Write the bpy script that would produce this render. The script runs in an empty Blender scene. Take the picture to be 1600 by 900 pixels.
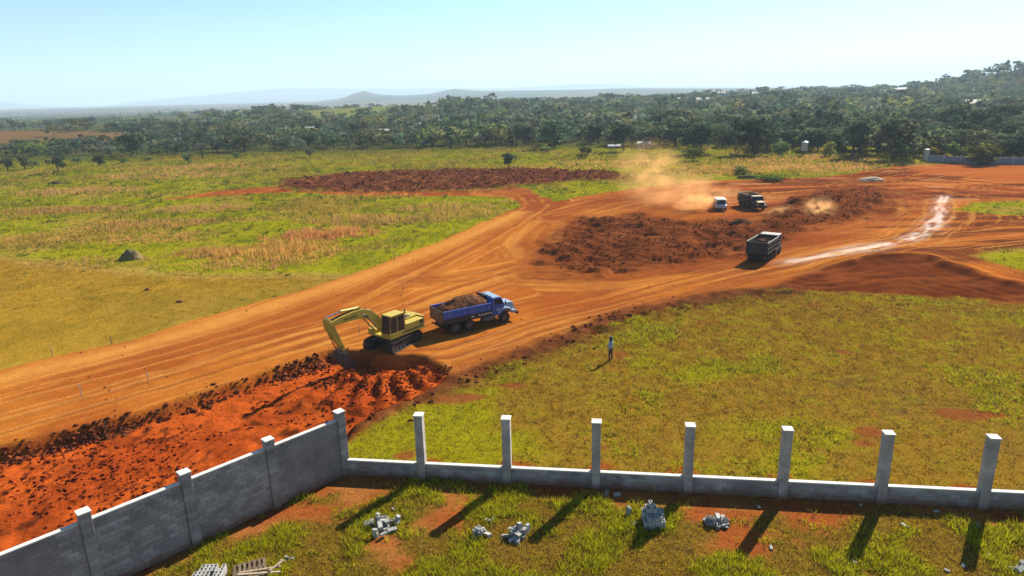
import bpy, bmesh, math, random
import numpy as np
from mathutils import Matrix, Vector

SC = bpy.context.scene
COL = SC.collection
random.seed(7)
RNG = np.random.default_rng(11)

# ------------------------------------------------------------------ camera, sky, sun, exposure
CAM_H = 18.0
cam_data = bpy.data.cameras.new('camera')
cam = bpy.data.objects.new('camera', cam_data)
COL.objects.link(cam)
cam_data.sensor_width = 36.0
cam_data.lens = 36.0 * 1067.0 / 1600.0
cam_data.clip_start = 0.5
cam_data.clip_end = 60000.0
_p, _r = math.radians(15.80), math.radians(1.432)
_f = Vector((0, math.cos(_p), -math.sin(_p)))
_u = Vector((0, math.sin(_p), math.cos(_p)))
_x = Vector((1, 0, 0))
_R = math.cos(_r) * _x - math.sin(_r) * _u
_U = math.sin(_r) * _x + math.cos(_r) * _u
cam.matrix_world = Matrix(((_R.x, _U.x, -_f.x, 0), (_R.y, _U.y, -_f.y, 0), (_R.z, _U.z, -_f.z, CAM_H), (0, 0, 0, 1)))
SC.camera = cam

SUN_AZ, SUN_EL = math.radians(38.5), math.radians(34.5)      # azimuth from +Y towards +X
world = bpy.data.worlds.new('World')
SC.world = world
world.use_nodes = True
nt = world.node_tree
nt.nodes.clear()
sky = nt.nodes.new('ShaderNodeTexSky')
sky.sky_type = 'NISHITA'
sky.sun_disc = False
sky.sun_elevation = SUN_EL
sky.sun_rotation = SUN_AZ
sky.altitude = 900
sky.air_density = 1.0
sky.dust_density = 0.3
sky.ozone_density = 3.0
bg = nt.nodes.new('ShaderNodeBackground')
bg.inputs['Strength'].default_value = 0.052
out = nt.nodes.new('ShaderNodeOutputWorld')
tint = nt.nodes.new('ShaderNodeMix')                      # the photograph's cool white balance
tint.data_type = 'RGBA'; tint.blend_type = 'MULTIPLY'; tint.inputs[0].default_value = 1.0
tint.inputs[7].default_value = (0.87, 1.06, 1.12, 1)
nt.links.new(sky.outputs[0], tint.inputs[6])
nt.links.new(tint.outputs[2], bg.inputs[0])
nt.links.new(bg.outputs[0], out.inputs[0])

sun_d = bpy.data.lights.new('sun', 'SUN')
sun_d.energy = 5.0
sun_d.angle = math.radians(0.5)
sun_d.color = (1.0, 0.93, 0.82)
sun = bpy.data.objects.new('sun', sun_d)
COL.objects.link(sun)
_sd = Vector((math.sin(SUN_AZ) * math.cos(SUN_EL), math.cos(SUN_AZ) * math.cos(SUN_EL), math.sin(SUN_EL)))
sun.rotation_euler = _sd.to_track_quat('Z', 'Y').to_euler()
sun.location = (60, 60, 80)

SC.view_settings.view_transform = 'Standard'
SC.view_settings.look = 'None'
SC.view_settings.exposure = 1.45
SC.view_settings.gamma = 1.0
SC.view_settings.use_curve_mapping = False
SC.render.engine = 'CYCLES'
SC.cycles.use_denoising = True
SC.cycles.max_bounces = 8
SC.cycles.diffuse_bounces = 2
SC.cycles.glossy_bounces = 2
SC.cycles.transparent_max_bounces = 8
SC.cycles.volume_bounces = 1
SC.cycles.sample_clamp_indirect = 1.5
SC.cycles.sample_clamp_direct = 12.0
SC.cycles.volume_step_rate = 1.0

# ------------------------------------------------------------------ small helpers
def tag(o, label=None, cat=None, group=None, kind=None):
    if label: o['label'] = label
    if cat: o['category'] = cat
    if group: o['group'] = group
    if kind: o['kind'] = kind
    return o

def empty(name, loc=(0, 0, 0), rz=0.0, label=None, cat=None, group=None):
    o = bpy.data.objects.new(name, None)
    COL.objects.link(o)
    o.location = loc
    o.rotation_euler = (0, 0, rz)
    o.empty_display_size = 0.3
    return tag(o, label, cat, group)

def copy_tree(o, parent=None):
    c = o.copy()
    COL.objects.link(c)
    if parent is not None:
        c.parent = parent
    for ch in list(o.children):
        copy_tree(ch, c)
    return c

def np_mesh(name, V, Fa, loops=None, smooth=False):
    """V (n,3), Fa (m,k) all faces with k corners."""
    me = bpy.data.meshes.new(name)
    V = np.asarray(V, np.float32); Fa = np.asarray(Fa, np.int32)
    m, k = Fa.shape
    me.vertices.add(len(V)); me.vertices.foreach_set('co', V.ravel())
    me.loops.add(m * k); me.loops.foreach_set('vertex_index', Fa.ravel())
    me.polygons.add(m)
    me.polygons.foreach_set('loop_start', np.arange(0, m * k, k, dtype=np.int32))
    me.polygons.foreach_set('loop_total', np.full(m, k, np.int32))
    me.polygons.foreach_set('use_smooth', np.full(m, smooth, bool))
    me.update(calc_edges=True)
    return me

def add_col(me, name, C):
    a = me.attributes.new(name, 'FLOAT_COLOR', 'POINT')
    c = np.ones((len(C), 4), np.float32); c[:, :3] = C
    a.data.foreach_set('color', c.ravel())

def add_float(me, name, v):
    a = me.attributes.new(name, 'FLOAT', 'POINT')
    a.data.foreach_set('value', np.asarray(v, np.float32))

def mesh_obj(name, me, m, parent=None):
    o = bpy.data.objects.new(name, me)
    COL.objects.link(o)
    if m is not None and not me.materials:
        me.materials.append(m)
    if parent is not None:
        o.parent = parent
    return o

class MB:
    """collects boxes, tubes, prisms; build() links them as one mesh object"""
    def __init__(s): s.v = []; s.f = []
    def add(s, vs, fs):
        b = len(s.v); s.v += [tuple(p) for p in vs]; s.f += [tuple(b + i for i in q) for q in fs]; return s
    def box(s, c, d, rot=None):
        vs = [Vector((sx * d[0] / 2, sy * d[1] / 2, sz * d[2] / 2)) for sx in (-1, 1) for sy in (-1, 1) for sz in (-1, 1)]
        if rot is not None: vs = [rot @ p for p in vs]
        vs = [p + Vector(c) for p in vs]
        return s.add(vs, [(0, 1, 3, 2), (4, 6, 7, 5), (0, 4, 5, 1), (2, 3, 7, 6), (0, 2, 6, 4), (1, 5, 7, 3)])
    def hexa(s, pts):                       # 8 corner points: bottom 4 then top 4, both counterclockwise
        return s.add(pts, [(3, 2, 1, 0), (4, 5, 6, 7), (0, 1, 5, 4), (1, 2, 6, 5), (2, 3, 7, 6), (3, 0, 4, 7)])
    def tube(s, a, b, r0, r1=None, n=8, cap=True):
        a, b = Vector(a), Vector(b); r1 = r0 if r1 is None else r1
        d = (b - a).normalized(); q = d.to_track_quat('Z', 'Y')
        vs = []
        for p, r in ((a, r0), (b, r1)):
            for i in range(n):
                t = 2 * math.pi * i / n
                vs.append(p + q @ Vector((math.cos(t) * r, math.sin(t) * r, 0)))
        fs = [(i, (i + 1) % n, n + (i + 1) % n, n + i) for i in range(n)]
        if cap: fs += [tuple(range(n - 1, -1, -1)), tuple(range(n, 2 * n))]
        return s.add(vs, fs)
    def prism(s, prof, y0, y1):             # profile in the x-z plane (counterclockwise seen from -y), extruded in y
        n = len(prof)
        vs = [(x, y0, z) for x, z in prof] + [(x, y1, z) for x, z in prof]
        fs = [(i, (i + 1) % n, n + (i + 1) % n, n + i) for i in range(n)]
        fs += [tuple(range(n - 1, -1, -1)), tuple(range(n, 2 * n))]
        return s.add(vs, fs)
    def prism_x(s, prof, x0, x1):           # profile in y-z extruded in x
        n = len(prof)
        vs = [(x0, y, z) for y, z in prof] + [(x1, y, z) for y, z in prof]
        fs = [(i, (i + 1) % n, n + (i + 1) % n, n + i) for i in range(n)]
        fs += [tuple(range(n - 1, -1, -1)), tuple(range(n, 2 * n))]
        return s.add(vs, fs)
    def mesh(s, name):
        me = bpy.data.meshes.new(name); me.from_pydata(s.v, [], s.f)
        bm = bmesh.new(); bm.from_mesh(me); bmesh.ops.recalc_face_normals(bm, faces=bm.faces); bm.to_mesh(me); bm.free()
        me.update(); return me
    def build(s, name, m, parent=None, bevel=0.0, smooth=False):
        me = s.mesh(name)
        if smooth:
            me.polygons.foreach_set('use_smooth', np.ones(len(me.polygons), bool))
        o = mesh_obj(name, me, m, parent)
        if bevel:
            b = o.modifiers.new('bevel', 'BEVEL'); b.width = bevel; b.segments = 2; b.limit_method = 'ANGLE'
        return o

# ------------------------------------------------------------------ materials
AL = 0.425                                                # keeps every surface at its real reflectance under this exposure
def new_mat(name):
    m = bpy.data.materials.new(name); m.use_nodes = True
    n = m.node_tree; b = n.nodes['Principled BSDF']
    return m, n, b

def mat(name, col, rough=0.6, metal=0.0, noise=0.15, scale=6.0, dust=0.0, dust_col=(0.42, 0.19, 0.08), obj_rand=0.0, bump=0.0, spec=0.4, splash=False):
    """plain paint, metal or stone with noise variation, and dust settled in patches"""
    m, n, b = new_mat(name)
    tc = n.nodes.new('ShaderNodeTexCoord')
    nz = n.nodes.new('ShaderNodeTexNoise'); nz.inputs['Scale'].default_value = scale; nz.inputs['Detail'].default_value = 5
    n.links.new(tc.outputs['Object'], nz.inputs['Vector'])
    mr = n.nodes.new('ShaderNodeMapRange'); mr.inputs['From Min'].default_value = .25; mr.inputs['From Max'].default_value = .75
    mr.inputs['To Min'].default_value = 1 - noise; mr.inputs['To Max'].default_value = 1 + noise
    n.links.new(nz.outputs['Fac'], mr.inputs['Value'])
    mx = n.nodes.new('ShaderNodeMix'); mx.data_type = 'RGBA'; mx.blend_type = 'MULTIPLY'; mx.inputs[0].default_value = 1
    mx.inputs[6].default_value = (*[q * .52 for q in col], 1)
    n.links.new(mr.outputs[0], mx.inputs[7])
    last = mx.outputs[2]
    if obj_rand:
        oi = n.nodes.new('ShaderNodeObjectInfo')
        m2 = n.nodes.new('ShaderNodeMapRange'); m2.inputs['To Min'].default_value = 1 - obj_rand; m2.inputs['To Max'].default_value = 1 + obj_rand
        n.links.new(oi.outputs['Random'], m2.inputs['Value'])
        mx2 = n.nodes.new('ShaderNodeMix'); mx2.data_type = 'RGBA'; mx2.blend_type = 'MULTIPLY'; mx2.inputs[0].default_value = 1
        n.links.new(last, mx2.inputs[6]); n.links.new(m2.outputs[0], mx2.inputs[7]); last = mx2.outputs[2]
    if dust:
        nd = n.nodes.new('ShaderNodeTexNoise'); nd.inputs['Scale'].default_value = scale * .5; nd.inputs['Detail'].default_value = 6
        n.links.new(tc.outputs['Object'], nd.inputs['Vector'])
        md = n.nodes.new('ShaderNodeMapRange'); md.inputs['From Min'].default_value = .35; md.inputs['From Max'].default_value = .7
        md.inputs['To Min'].default_value = dust * .25; md.inputs['To Max'].default_value = min(1, dust * 1.2)
        n.links.new(nd.outputs['Fac'], md.inputs['Value'])
        mx3 = n.nodes.new('ShaderNodeMix'); mx3.data_type = 'RGBA'
        n.links.new(md.outputs[0], mx3.inputs[0]); n.links.new(last, mx3.inputs[6]); mx3.inputs[7].default_value = (*[q * .52 for q in dust_col], 1); last = mx3.outputs[2]
    if splash:                                            # weathering in broad patches and red soil splashed up from the ground
        ge = n.nodes.new('ShaderNodeNewGeometry'); sx = n.nodes.new('ShaderNodeSeparateXYZ'); n.links.new(ge.outputs['Position'], sx.inputs[0])
        nw = n.nodes.new('ShaderNodeTexNoise'); nw.inputs['Scale'].default_value = .9; nw.inputs['Detail'].default_value = 6; n.links.new(ge.outputs['Position'], nw.inputs['Vector'])
        mw = n.nodes.new('ShaderNodeMapRange'); mw.inputs['From Min'].default_value = .3; mw.inputs['From Max'].default_value = .7; mw.inputs['To Min'].default_value = .72; mw.inputs['To Max'].default_value = 1.3
        n.links.new(nw.outputs['Fac'], mw.inputs['Value'])
        m5 = n.nodes.new('ShaderNodeMix'); m5.data_type = 'RGBA'; m5.blend_type = 'MULTIPLY'; m5.inputs[0].default_value = 1; n.links.new(last, m5.inputs[6]); n.links.new(mw.outputs[0], m5.inputs[7])
        ns = n.nodes.new('ShaderNodeTexNoise'); ns.inputs['Scale'].default_value = 2.3; ns.inputs['Detail'].default_value = 6; n.links.new(ge.outputs['Position'], ns.inputs['Vector'])
        ma = n.nodes.new('ShaderNodeMath'); ma.operation = 'MULTIPLY_ADD'; ma.inputs[1].default_value = -.75; n.links.new(ns.outputs['Fac'], ma.inputs[0]); n.links.new(sx.outputs['Z'], ma.inputs[2])
        ms = n.nodes.new('ShaderNodeMapRange'); ms.inputs['From Min'].default_value = .12; ms.inputs['From Max'].default_value = -.28; ms.inputs['To Max'].default_value = .75; n.links.new(ma.outputs[0], ms.inputs['Value'])
        m6 = n.nodes.new('ShaderNodeMix'); m6.data_type = 'RGBA'; n.links.new(ms.outputs[0], m6.inputs[0]); n.links.new(m5.outputs[2], m6.inputs[6]); m6.inputs[7].default_value = (.17, .06, .025, 1); last = m6.outputs[2]
    n.links.new(last, b.inputs['Base Color'])
    b.inputs['Roughness'].default_value = rough; b.inputs['Metallic'].default_value = metal
    b.inputs['Specular IOR Level'].default_value = spec
    if bump:
        bp = n.nodes.new('ShaderNodeBump'); bp.inputs['Strength'].default_value = bump; bp.inputs['Distance'].default_value = .02
        nb = n.nodes.new('ShaderNodeTexNoise'); nb.inputs['Scale'].default_value = scale * 5; nb.inputs['Detail'].default_value = 6
        n.links.new(tc.outputs['Object'], nb.inputs['Vector'])
        n.links.new(nb.outputs['Fac'], bp.inputs['Height']); n.links.new(bp.outputs[0], b.inputs['Normal'])
    return m

def leaf_mat(name, col=None, attr=None, trans=0.45, var=0.25):
    """thin leaves and blades: diffuse with light coming through; colour from the mesh or fixed, varied by object"""
    m = bpy.data.materials.new(name); m.use_nodes = True
    n = m.node_tree; n.nodes.clear()
    o = n.nodes.new('ShaderNodeOutputMaterial'); d = n.nodes.new('ShaderNodeBsdfDiffuse'); t = n.nodes.new('ShaderNodeBsdfTranslucent'); mi = n.nodes.new('ShaderNodeMixShader')
    mi.inputs[0].default_value = trans
    a = n.nodes.new('ShaderNodeAttribute'); a.attribute_name = attr or 'tint'
    last = a.outputs['Color']
    if col is not None:
        mx = n.nodes.new('ShaderNodeMix'); mx.data_type = 'RGBA'; mx.blend_type = 'MULTIPLY'; mx.inputs[0].default_value = 1
        mx.inputs[7].default_value = (*col, 1); n.links.new(last, mx.inputs[6]); last = mx.outputs[2]
    sc = n.nodes.new('ShaderNodeMix'); sc.data_type = 'RGBA'; sc.blend_type = 'MULTIPLY'; sc.inputs[0].default_value = 1; sc.inputs[7].default_value = (AL, AL, AL, 1)
    n.links.new(last, sc.inputs[6]); last = sc.outputs[2]
    if var:
        oi = n.nodes.new('ShaderNodeObjectInfo'); hs = n.nodes.new('ShaderNodeHueSaturation')
        mh = n.nodes.new('ShaderNodeMapRange'); mh.inputs['To Min'].default_value = .5 - var * .12; mh.inputs['To Max'].default_value = .5 + var * .10
        mv = n.nodes.new('ShaderNodeMapRange'); mv.inputs['To Min'].default_value = 1 - var; mv.inputs['To Max'].default_value = 1 + var * 1.2
        wn = n.nodes.new('ShaderNodeTexWhiteNoise'); wn.noise_dimensions = '1D'
        n.links.new(oi.outputs['Random'], mh.inputs['Value']); n.links.new(oi.outputs['Random'], wn.inputs['W']); n.links.new(wn.outputs['Value'], mv.inputs['Value'])
        n.links.new(mh.outputs[0], hs.inputs['Hue']); n.links.new(mv.outputs[0], hs.inputs['Value']); n.links.new(last, hs.inputs['Color']); last = hs.outputs[0]
    n.links.new(last, d.inputs['Color']); n.links.new(last, t.inputs['Color'])
    n.links.new(d.outputs[0], mi.inputs[1]); n.links.new(t.outputs[0], mi.inputs[2]); n.links.new(mi.outputs[0], o.inputs['Surface'])
    return m

def soil_mat():
    """the ground's own colour per place (soil, turf, mud) with grain, clods and wet sheen"""
    m, n, b = new_mat('soil_and_turf')
    at = n.nodes.new('ShaderNodeAttribute'); at.attribute_name = 'alb'
    wt = n.nodes.new('ShaderNodeAttribute'); wt.attribute_name = 'wet'
    ro = n.nodes.new('ShaderNodeAttribute'); ro.attribute_name = 'grit'
    tc = n.nodes.new('ShaderNodeTexCoord')
    def nz(s, d=6):
        k = n.nodes.new('ShaderNodeTexNoise'); k.inputs['Scale'].default_value = s; k.inputs['Detail'].default_value = d
        k.inputs['Roughness'].default_value = .62
        n.links.new(tc.outputs['Object'], k.inputs['Vector']); return k.outputs['Fac']
    def rng(v, a, c):
        k = n.nodes.new('ShaderNodeMapRange'); k.inputs['From Min'].default_value = .28; k.inputs['From Max'].default_value = .72
        k.inputs['To Min'].default_value = a; k.inputs['To Max'].default_value = c; n.links.new(v, k.inputs['Value']); return k.outputs[0]
    f1, f2 = nz(.9), nz(7.0, 8)
    mu = n.nodes.new('ShaderNodeMath'); mu.operation = 'MULTIPLY'
    n.links.new(rng(f1, .86 * AL, 1.14 * AL), mu.inputs[0]); n.links.new(rng(f2, .70, 1.30), mu.inputs[1])
    mx = n.nodes.new('ShaderNodeMix'); mx.data_type = 'RGBA'; mx.blend_type = 'MULTIPLY'; mx.inputs[0].default_value = 1
    n.links.new(at.outputs['Color'], mx.inputs[6]); n.links.new(mu.outputs[0], mx.inputs[7])
    n.links.new(mx.outputs[2], b.inputs['Base Color'])
    wr = n.nodes.new('ShaderNodeMapRange'); wr.inputs['To Min'].default_value = .95; wr.inputs['To Max'].default_value = .22
    n.links.new(wt.outputs['Fac'], wr.inputs['Value']); n.links.new(wr.outputs[0], b.inputs['Roughness'])
    ws = n.nodes.new('ShaderNodeMapRange'); ws.inputs['To Min'].default_value = .0; ws.inputs['To Max'].default_value = .6
    n.links.new(wt.outputs['Fac'], ws.inputs['Value']); n.links.new(ws.outputs[0], b.inputs['Specular IOR Level'])
    bp = n.nodes.new('ShaderNodeBump'); bp.inputs['Distance'].default_value = .12
    ad = n.nodes.new('ShaderNodeMath'); ad.operation = 'MULTIPLY_ADD'; ad.inputs[1].default_value = .35
    n.links.new(nz(14.0, 7), ad.inputs[0]); n.links.new(nz(3.2, 6), ad.inputs[2])
    n.links.new(ad.outputs[0], bp.inputs['Height']); n.links.new(ro.outputs['Fac'], bp.inputs['Strength'])
    n.links.new(bp.outputs[0], b.inputs['Normal'])
    return m

# ------------------------------------------------------------------ noise and plane geometry in numpy
def _hash(ix, iy, seed):
    h = (ix.astype(np.int64) * 374761393 + iy.astype(np.int64) * 668265263 + seed * 974711) & 0xFFFFFFFF
    h = ((h ^ (h >> 13)) * 1274126177) & 0xFFFFFFFF
    h = h ^ (h >> 16)
    return (h & 0xFFFFFF).astype(np.float64) / 0xFFFFFF

def vnoise(x, y, seed=0):
    x = np.asarray(x, float); y = np.asarray(y, float)
    ix = np.floor(x); iy = np.floor(y); fx = x - ix; fy = y - iy
    fx = fx * fx * (3 - 2 * fx); fy = fy * fy * (3 - 2 * fy)
    a = _hash(ix, iy, seed); b = _hash(ix + 1, iy, seed); c = _hash(ix, iy + 1, seed); d = _hash(ix + 1, iy + 1, seed)
    return ((a * (1 - fx) + b * fx) * (1 - fy) + (c * (1 - fx) + d * fx) * fy) * 2 - 1

def fbm(x, y, size, octv=4, seed=0, gain=.5):
    s = 0; a = 1; t = 0
    for o in range(octv):
        c, k = math.cos(o * 1.1 + seed), math.sin(o * 1.1 + seed)
        xx, yy = x * c - y * k, x * k + y * c
        s = s + a * vnoise(xx / size * 2 ** o + o * 17.3, yy / size * 2 ** o - o * 9.1, seed + o); t += a; a *= gain
    return s / t * 1.5

def sstep(a, b, x):
    t = np.clip((x - a) / (b - a), 0, 1); return t * t * (3 - 2 * t)

def seg_dist(x, y, P, closed=False):
    """distance to a polyline, signed side, arc length along it"""
    P = np.asarray(P, float); n = len(P)
    best = np.full(x.shape, 1e18); side = np.zeros(x.shape); arc = np.zeros(x.shape); L = 0.0
    for i in range(n if closed else n - 1):
        a, b = P[i], P[(i + 1) % n]; d = b - a; l2 = d @ d
        t = np.clip(((x - a[0]) * d[0] + (y - a[1]) * d[1]) / l2, 0, 1)
        ex = x - a[0] - t * d[0]; ey = y - a[1] - t * d[1]; q = ex * ex + ey * ey
        w = q < best
        best = np.where(w, q, best); side = np.where(w, d[0] * ey - d[1] * ex, side); arc = np.where(w, L + t * math.sqrt(l2), arc)
        L += math.sqrt(l2)
    return np.sqrt(best), np.sign(side), arc

def inside(x, y, P):
    P = np.asarray(P, float); r = np.zeros(x.shape, bool); n = len(P)
    for i in range(n):
        x0, y0 = P[i]; x1, y1 = P[(i + 1) % n]
        if y0 == y1: continue
        c = ((y0 > y) != (y1 > y)) & (x < (x1 - x0) * (y - y0) / (y1 - y0) + x0); r ^= c
    return r

def sdf(x, y, P):
    """positive inside the polygon, metres to its edge"""
    P = np.asarray(P, float)
    lo = P.min(0) - 12; hi = P.max(0) + 12
    res = np.full(x.shape, -12.0)
    m = (x > lo[0]) & (x < hi[0]) & (y > lo[1]) & (y < hi[1])
    if m.any():
        d = seg_dist(x[m], y[m], P, True)[0]
        res[m] = np.where(inside(x[m], y[m], P), d, -d)
    return res

# ------------------------------------------------------------------ the site plan, in metres (x right, y ahead)
DIRT = [(-44.93, 36.24), (-36.74, 45.64), (-33.92, 48.46), (-30.69, 51.45), (-27.62, 56.03), (-23.94, 61.20), (-20.36, 65.49), (-17.56, 69.95), (-14.48, 75.65), (-10.95, 82.65), (-6.93, 93.72), (-1.72, 106.17), (1.63, 113.96), (8.08, 117.15), (14.36, 123.79), (25.43, 133.24), (39.93, 140.52), (53.64, 142.07), (65.94, 142.86), (73.38, 147.20), (84.46, 155.14), (94.43, 159.92), (105.06, 160.25), (116.71, 155.76), (146.04, 141.55), (156.74, 110.51), (54.92, 35.63), (42.97, 54.53), (40.87, 56.21), (37.11, 57.31), (29.08, 59.45), (23.67, 60.57), (20.27, 59.20), (14.41, 56.57), (10.63, 54.19), (8.20, 52.23), (6.38, 50.06), (3.71, 47.84), (0.79, 45.46), (-1.87, 42.72), (-3.63, 40.23), (-6.32, 37.43), (-8.20, 35.24), (-9.41, 32.96), (-8.70, 30.24), (-16.28, 22.54), (-19.45, 19.59), (-34.35, 20.07)]
PIT = [(-36.35, 28.27), (-28.35, 33.91), (-25.91, 35.63), (-23.79, 37.12), (-21.74, 39.20), (-19.48, 41.48), (-16.97, 44.02), (-14.94, 46.27), (-13.80, 47.60), (-12.21, 47.49), (-9.41, 46.40), (-7.03, 45.98), (-5.04, 44.40), (-4.34, 42.33), (-5.78, 39.39), (-7.86, 37.51), (-9.49, 35.31), (-9.33, 32.61), (-8.70, 30.24), (-16.28, 22.54), (-19.45, 19.59), (-34.35, 20.07)]
NARROW = [(-68.77, 131.47), (-62.19, 142.86), (-50.07, 150.92), (-43.83, 139.51), (-27.61, 136.55), (-7.04, 133.70), (-0.78, 136.30), (4.04, 135.40), (5.75, 126.13), (8.20, 115.69), (1.61, 112.60), (0.41, 123.79), (-6.74, 127.50), (-26.55, 130.97), (-44.91, 138.76), (-58.86, 134.87)]
STRIP = [(-49.34, 148.61), (-52.86, 162.08), (-46.28, 168.55), (-37.98, 173.79), (-15.45, 174.56), (8.64, 170.38), (22.98, 159.92), (27.18, 150.05), (23.23, 142.86), (12.64, 143.92), (4.42, 139.26), (-0.78, 135.35), (-7.04, 133.70), (-26.29, 136.30), (-35.40, 137.03), (-44.45, 141.55)]
TILLED = [(3.66, 82.05), (5.96, 86.82), (8.70, 94.01), (11.24, 100.84), (19.66, 102.42), (27.55, 95.88), (36.23, 97.25), (39.73, 102.91), (45.31, 108.30), (56.23, 121.24), (64.61, 126.65), (67.12, 119.25), (61.19, 107.04), (53.25, 98.01), (43.82, 91.64), (34.42, 83.30), (28.38, 77.41), (24.51, 74.56), (19.39, 71.48), (13.56, 69.82), (9.93, 68.04), (6.44, 66.09), (3.99, 68.10), (2.85, 72.33)]
BANK = [(23.03, 60.42), (29.87, 66.83), (39.53, 71.69), (44.42, 71.76), (44.67, 66.64), (45.04, 62.39), (46.19, 58.95), (49.92, 53.23), (47.23, 50.13), (43.09, 54.71), (40.87, 56.21), (37.11, 57.31), (29.08, 59.45)]
CREST = [(29.97, 67.08), (39.53, 71.69), (44.42, 71.76), (44.67, 66.64), (45.04, 62.39), (46.19, 58.95), (49.92, 53.23)]
ISLE_FAR = [(65.73, 100.10), (73.66, 106.32), (81.68, 107.68), (107.79, 103.26), (94.85, 90.31), (71.86, 94.19), (68.29, 96.87)]
ISLE_NEAR = [(49.97, 71.76), (54.16, 73.80), (57.67, 74.72), (76.46, 71.90), (64.42, 59.85), (50.60, 65.01), (50.12, 67.97)]
MOWN = [(-151.88, 107.37), (-108.30, 95.15), (-64.40, 84.35), (-50.82, 77.91), (-38.60, 72.84), (-29.12, 71.90), (-19.01, 70.36), (-17.27, 70.19), (-20.36, 65.49), (-23.94, 61.20), (-27.62, 56.03), (-30.69, 51.45), (-33.92, 48.46), (-36.74, 45.64), (-44.93, 36.24), (-52.44, 28.95)]
RIGHT_FIELD = [(-8.70, 30.24), (-9.41, 32.96), (-8.20, 35.24), (-6.32, 37.43), (-3.63, 40.23), (-1.87, 42.72), (0.79, 45.46), (3.71, 47.84), (6.38, 50.06), (8.20, 52.23), (10.63, 54.19), (14.41, 56.57), (20.27, 59.20), (23.67, 60.57), (29.08, 59.45), (37.11, 57.31), (40.87, 56.21), (42.97, 54.53), (54.92, 35.63), (41.98, 20.94), (22.19, 26.02)]
BERM = [(-9.42, 34.99), (-7.79, 37.08), (-5.76, 39.20), (-3.69, 41.03), (-1.89, 43.39), (0.80, 46.08), (3.77, 48.52), (6.49, 50.95), (8.34, 53.19), (10.79, 55.05), (14.59, 57.31), (20.40, 59.60), (24.74, 60.26)]
PATH = [(-94.92, 90.75), (-64.13, 83.96), (-57.24, 80.83), (-49.63, 77.17), (-43.12, 74.72), (-34.80, 72.19), (-27.48, 71.19), (-18.88, 69.82)]
FAR_BROWN = [(-338.47, 337.88), (-247.69, 340.74), (-198.42, 336.47), (-146.57, 345.12), (-160.89, 383.67), (-231.50, 427.20), (-345.43, 477.47), (-545.77, 548.24)]
FAR_LIGHT = [(-165.40, 513.66), (-112.04, 526.96), (-70.63, 686.58), (-86.66, 927.50), (-150.57, 859.49), (-176.33, 710.43), (-177.30, 567.32)]
ORANGE_FLATS = [(91.51, 154.83), (114.05, 152.10), (146.04, 141.55), (121.84, 117.33), (95.20, 126.24), (92.17, 136.06), (87.37, 145.27)]
MUD_SHEEN = [(28.42, 70.53), (32.38, 72.46), (36.83, 74.79), (41.69, 77.25), (46.86, 79.86), (52.46, 84.68), (59.22, 93.44), (67.63, 105.99), (72.88, 113.51)]
ROAD_PALE = [(-43.11, 38.18), (-35.45, 43.85), (-31.09, 47.74), (-26.32, 53.11), (-21.00, 61.36), (-16.06, 69.28), (-10.61, 79.77), (-4.24, 93.37), (1.52, 107.50)]
TRACKS = [
    [(-38.37, 33.37), (-31.89, 38.87), (-26.68, 43.96), (-20.32, 50.99), (-14.24, 60.57), (-8.53, 74.41), (-0.69, 96.75), (4.41, 113.51), (3.81, 128.18), (-2.01, 131.87)],
    [(-34.43, 32.84), (-30.13, 36.41), (-22.29, 44.02), (-16.11, 50.39), (-10.85, 54.71), (-6.02, 61.52), (0.03, 68.49), (6.11, 78.24)],
    [(-11.18, 46.02), (-4.78, 46.59), (2.51, 52.35), (11.49, 58.75), (22.71, 66.77), (35.72, 73.95), (48.17, 80.83), (60.71, 95.29), (69.89, 109.68), (71.45, 120.95), (68.66, 133.59), (52.14, 138.01)],
    [(-2.80, 44.25), (2.88, 49.87), (10.99, 56.12), (19.31, 61.84), (27.37, 67.08), (37.18, 72.55), (48.25, 75.80), (50.43, 64.77), (51.88, 58.85)],
    [(6.07, 102.14), (17.87, 116.25), (33.81, 127.07), (50.39, 133.24), (63.65, 137.76), (77.65, 147.48), (92.95, 157.33)],
    [(2.02, 68.29), (10.42, 66.96), (18.96, 69.82), (27.49, 74.87), (38.95, 82.74), (49.07, 89.98), (58.14, 100.10), (65.76, 114.76), (65.69, 126.44)],
    [(49.82, 78.41), (55.81, 80.65), (63.31, 82.46), (75.56, 82.92)],
    [(69.22, 133.47), (75.29, 124.60), (79.64, 116.97), (84.45, 111.48), (93.50, 103.69)],
    [(-10.38, 66.96), (-5.21, 67.46), (0.05, 71.19), (4.33, 73.65), (2.55, 84.06), (4.83, 97.00)],
]
WALL_C = np.array([-8.55, 30.30])                      # the corner of the two block walls
WALL_L = np.array([math.sin(math.radians(-136.0)), math.cos(math.radians(-136.0))])
WALL_R = np.array([math.cos(math.radians(-8.0)), math.sin(math.radians(-8.0))])

def yard_sd(x, y):
    """positive on the camera's side of both walls"""
    dx, dy = x - WALL_C[0], y - WALL_C[1]
    a = -(WALL_R[0] * dy - WALL_R[1] * dx)              # south of the low wall
    b = WALL_L[0] * dy - WALL_L[1] * dx                  # east of the high wall
    return np.minimum(a, b)

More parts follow.
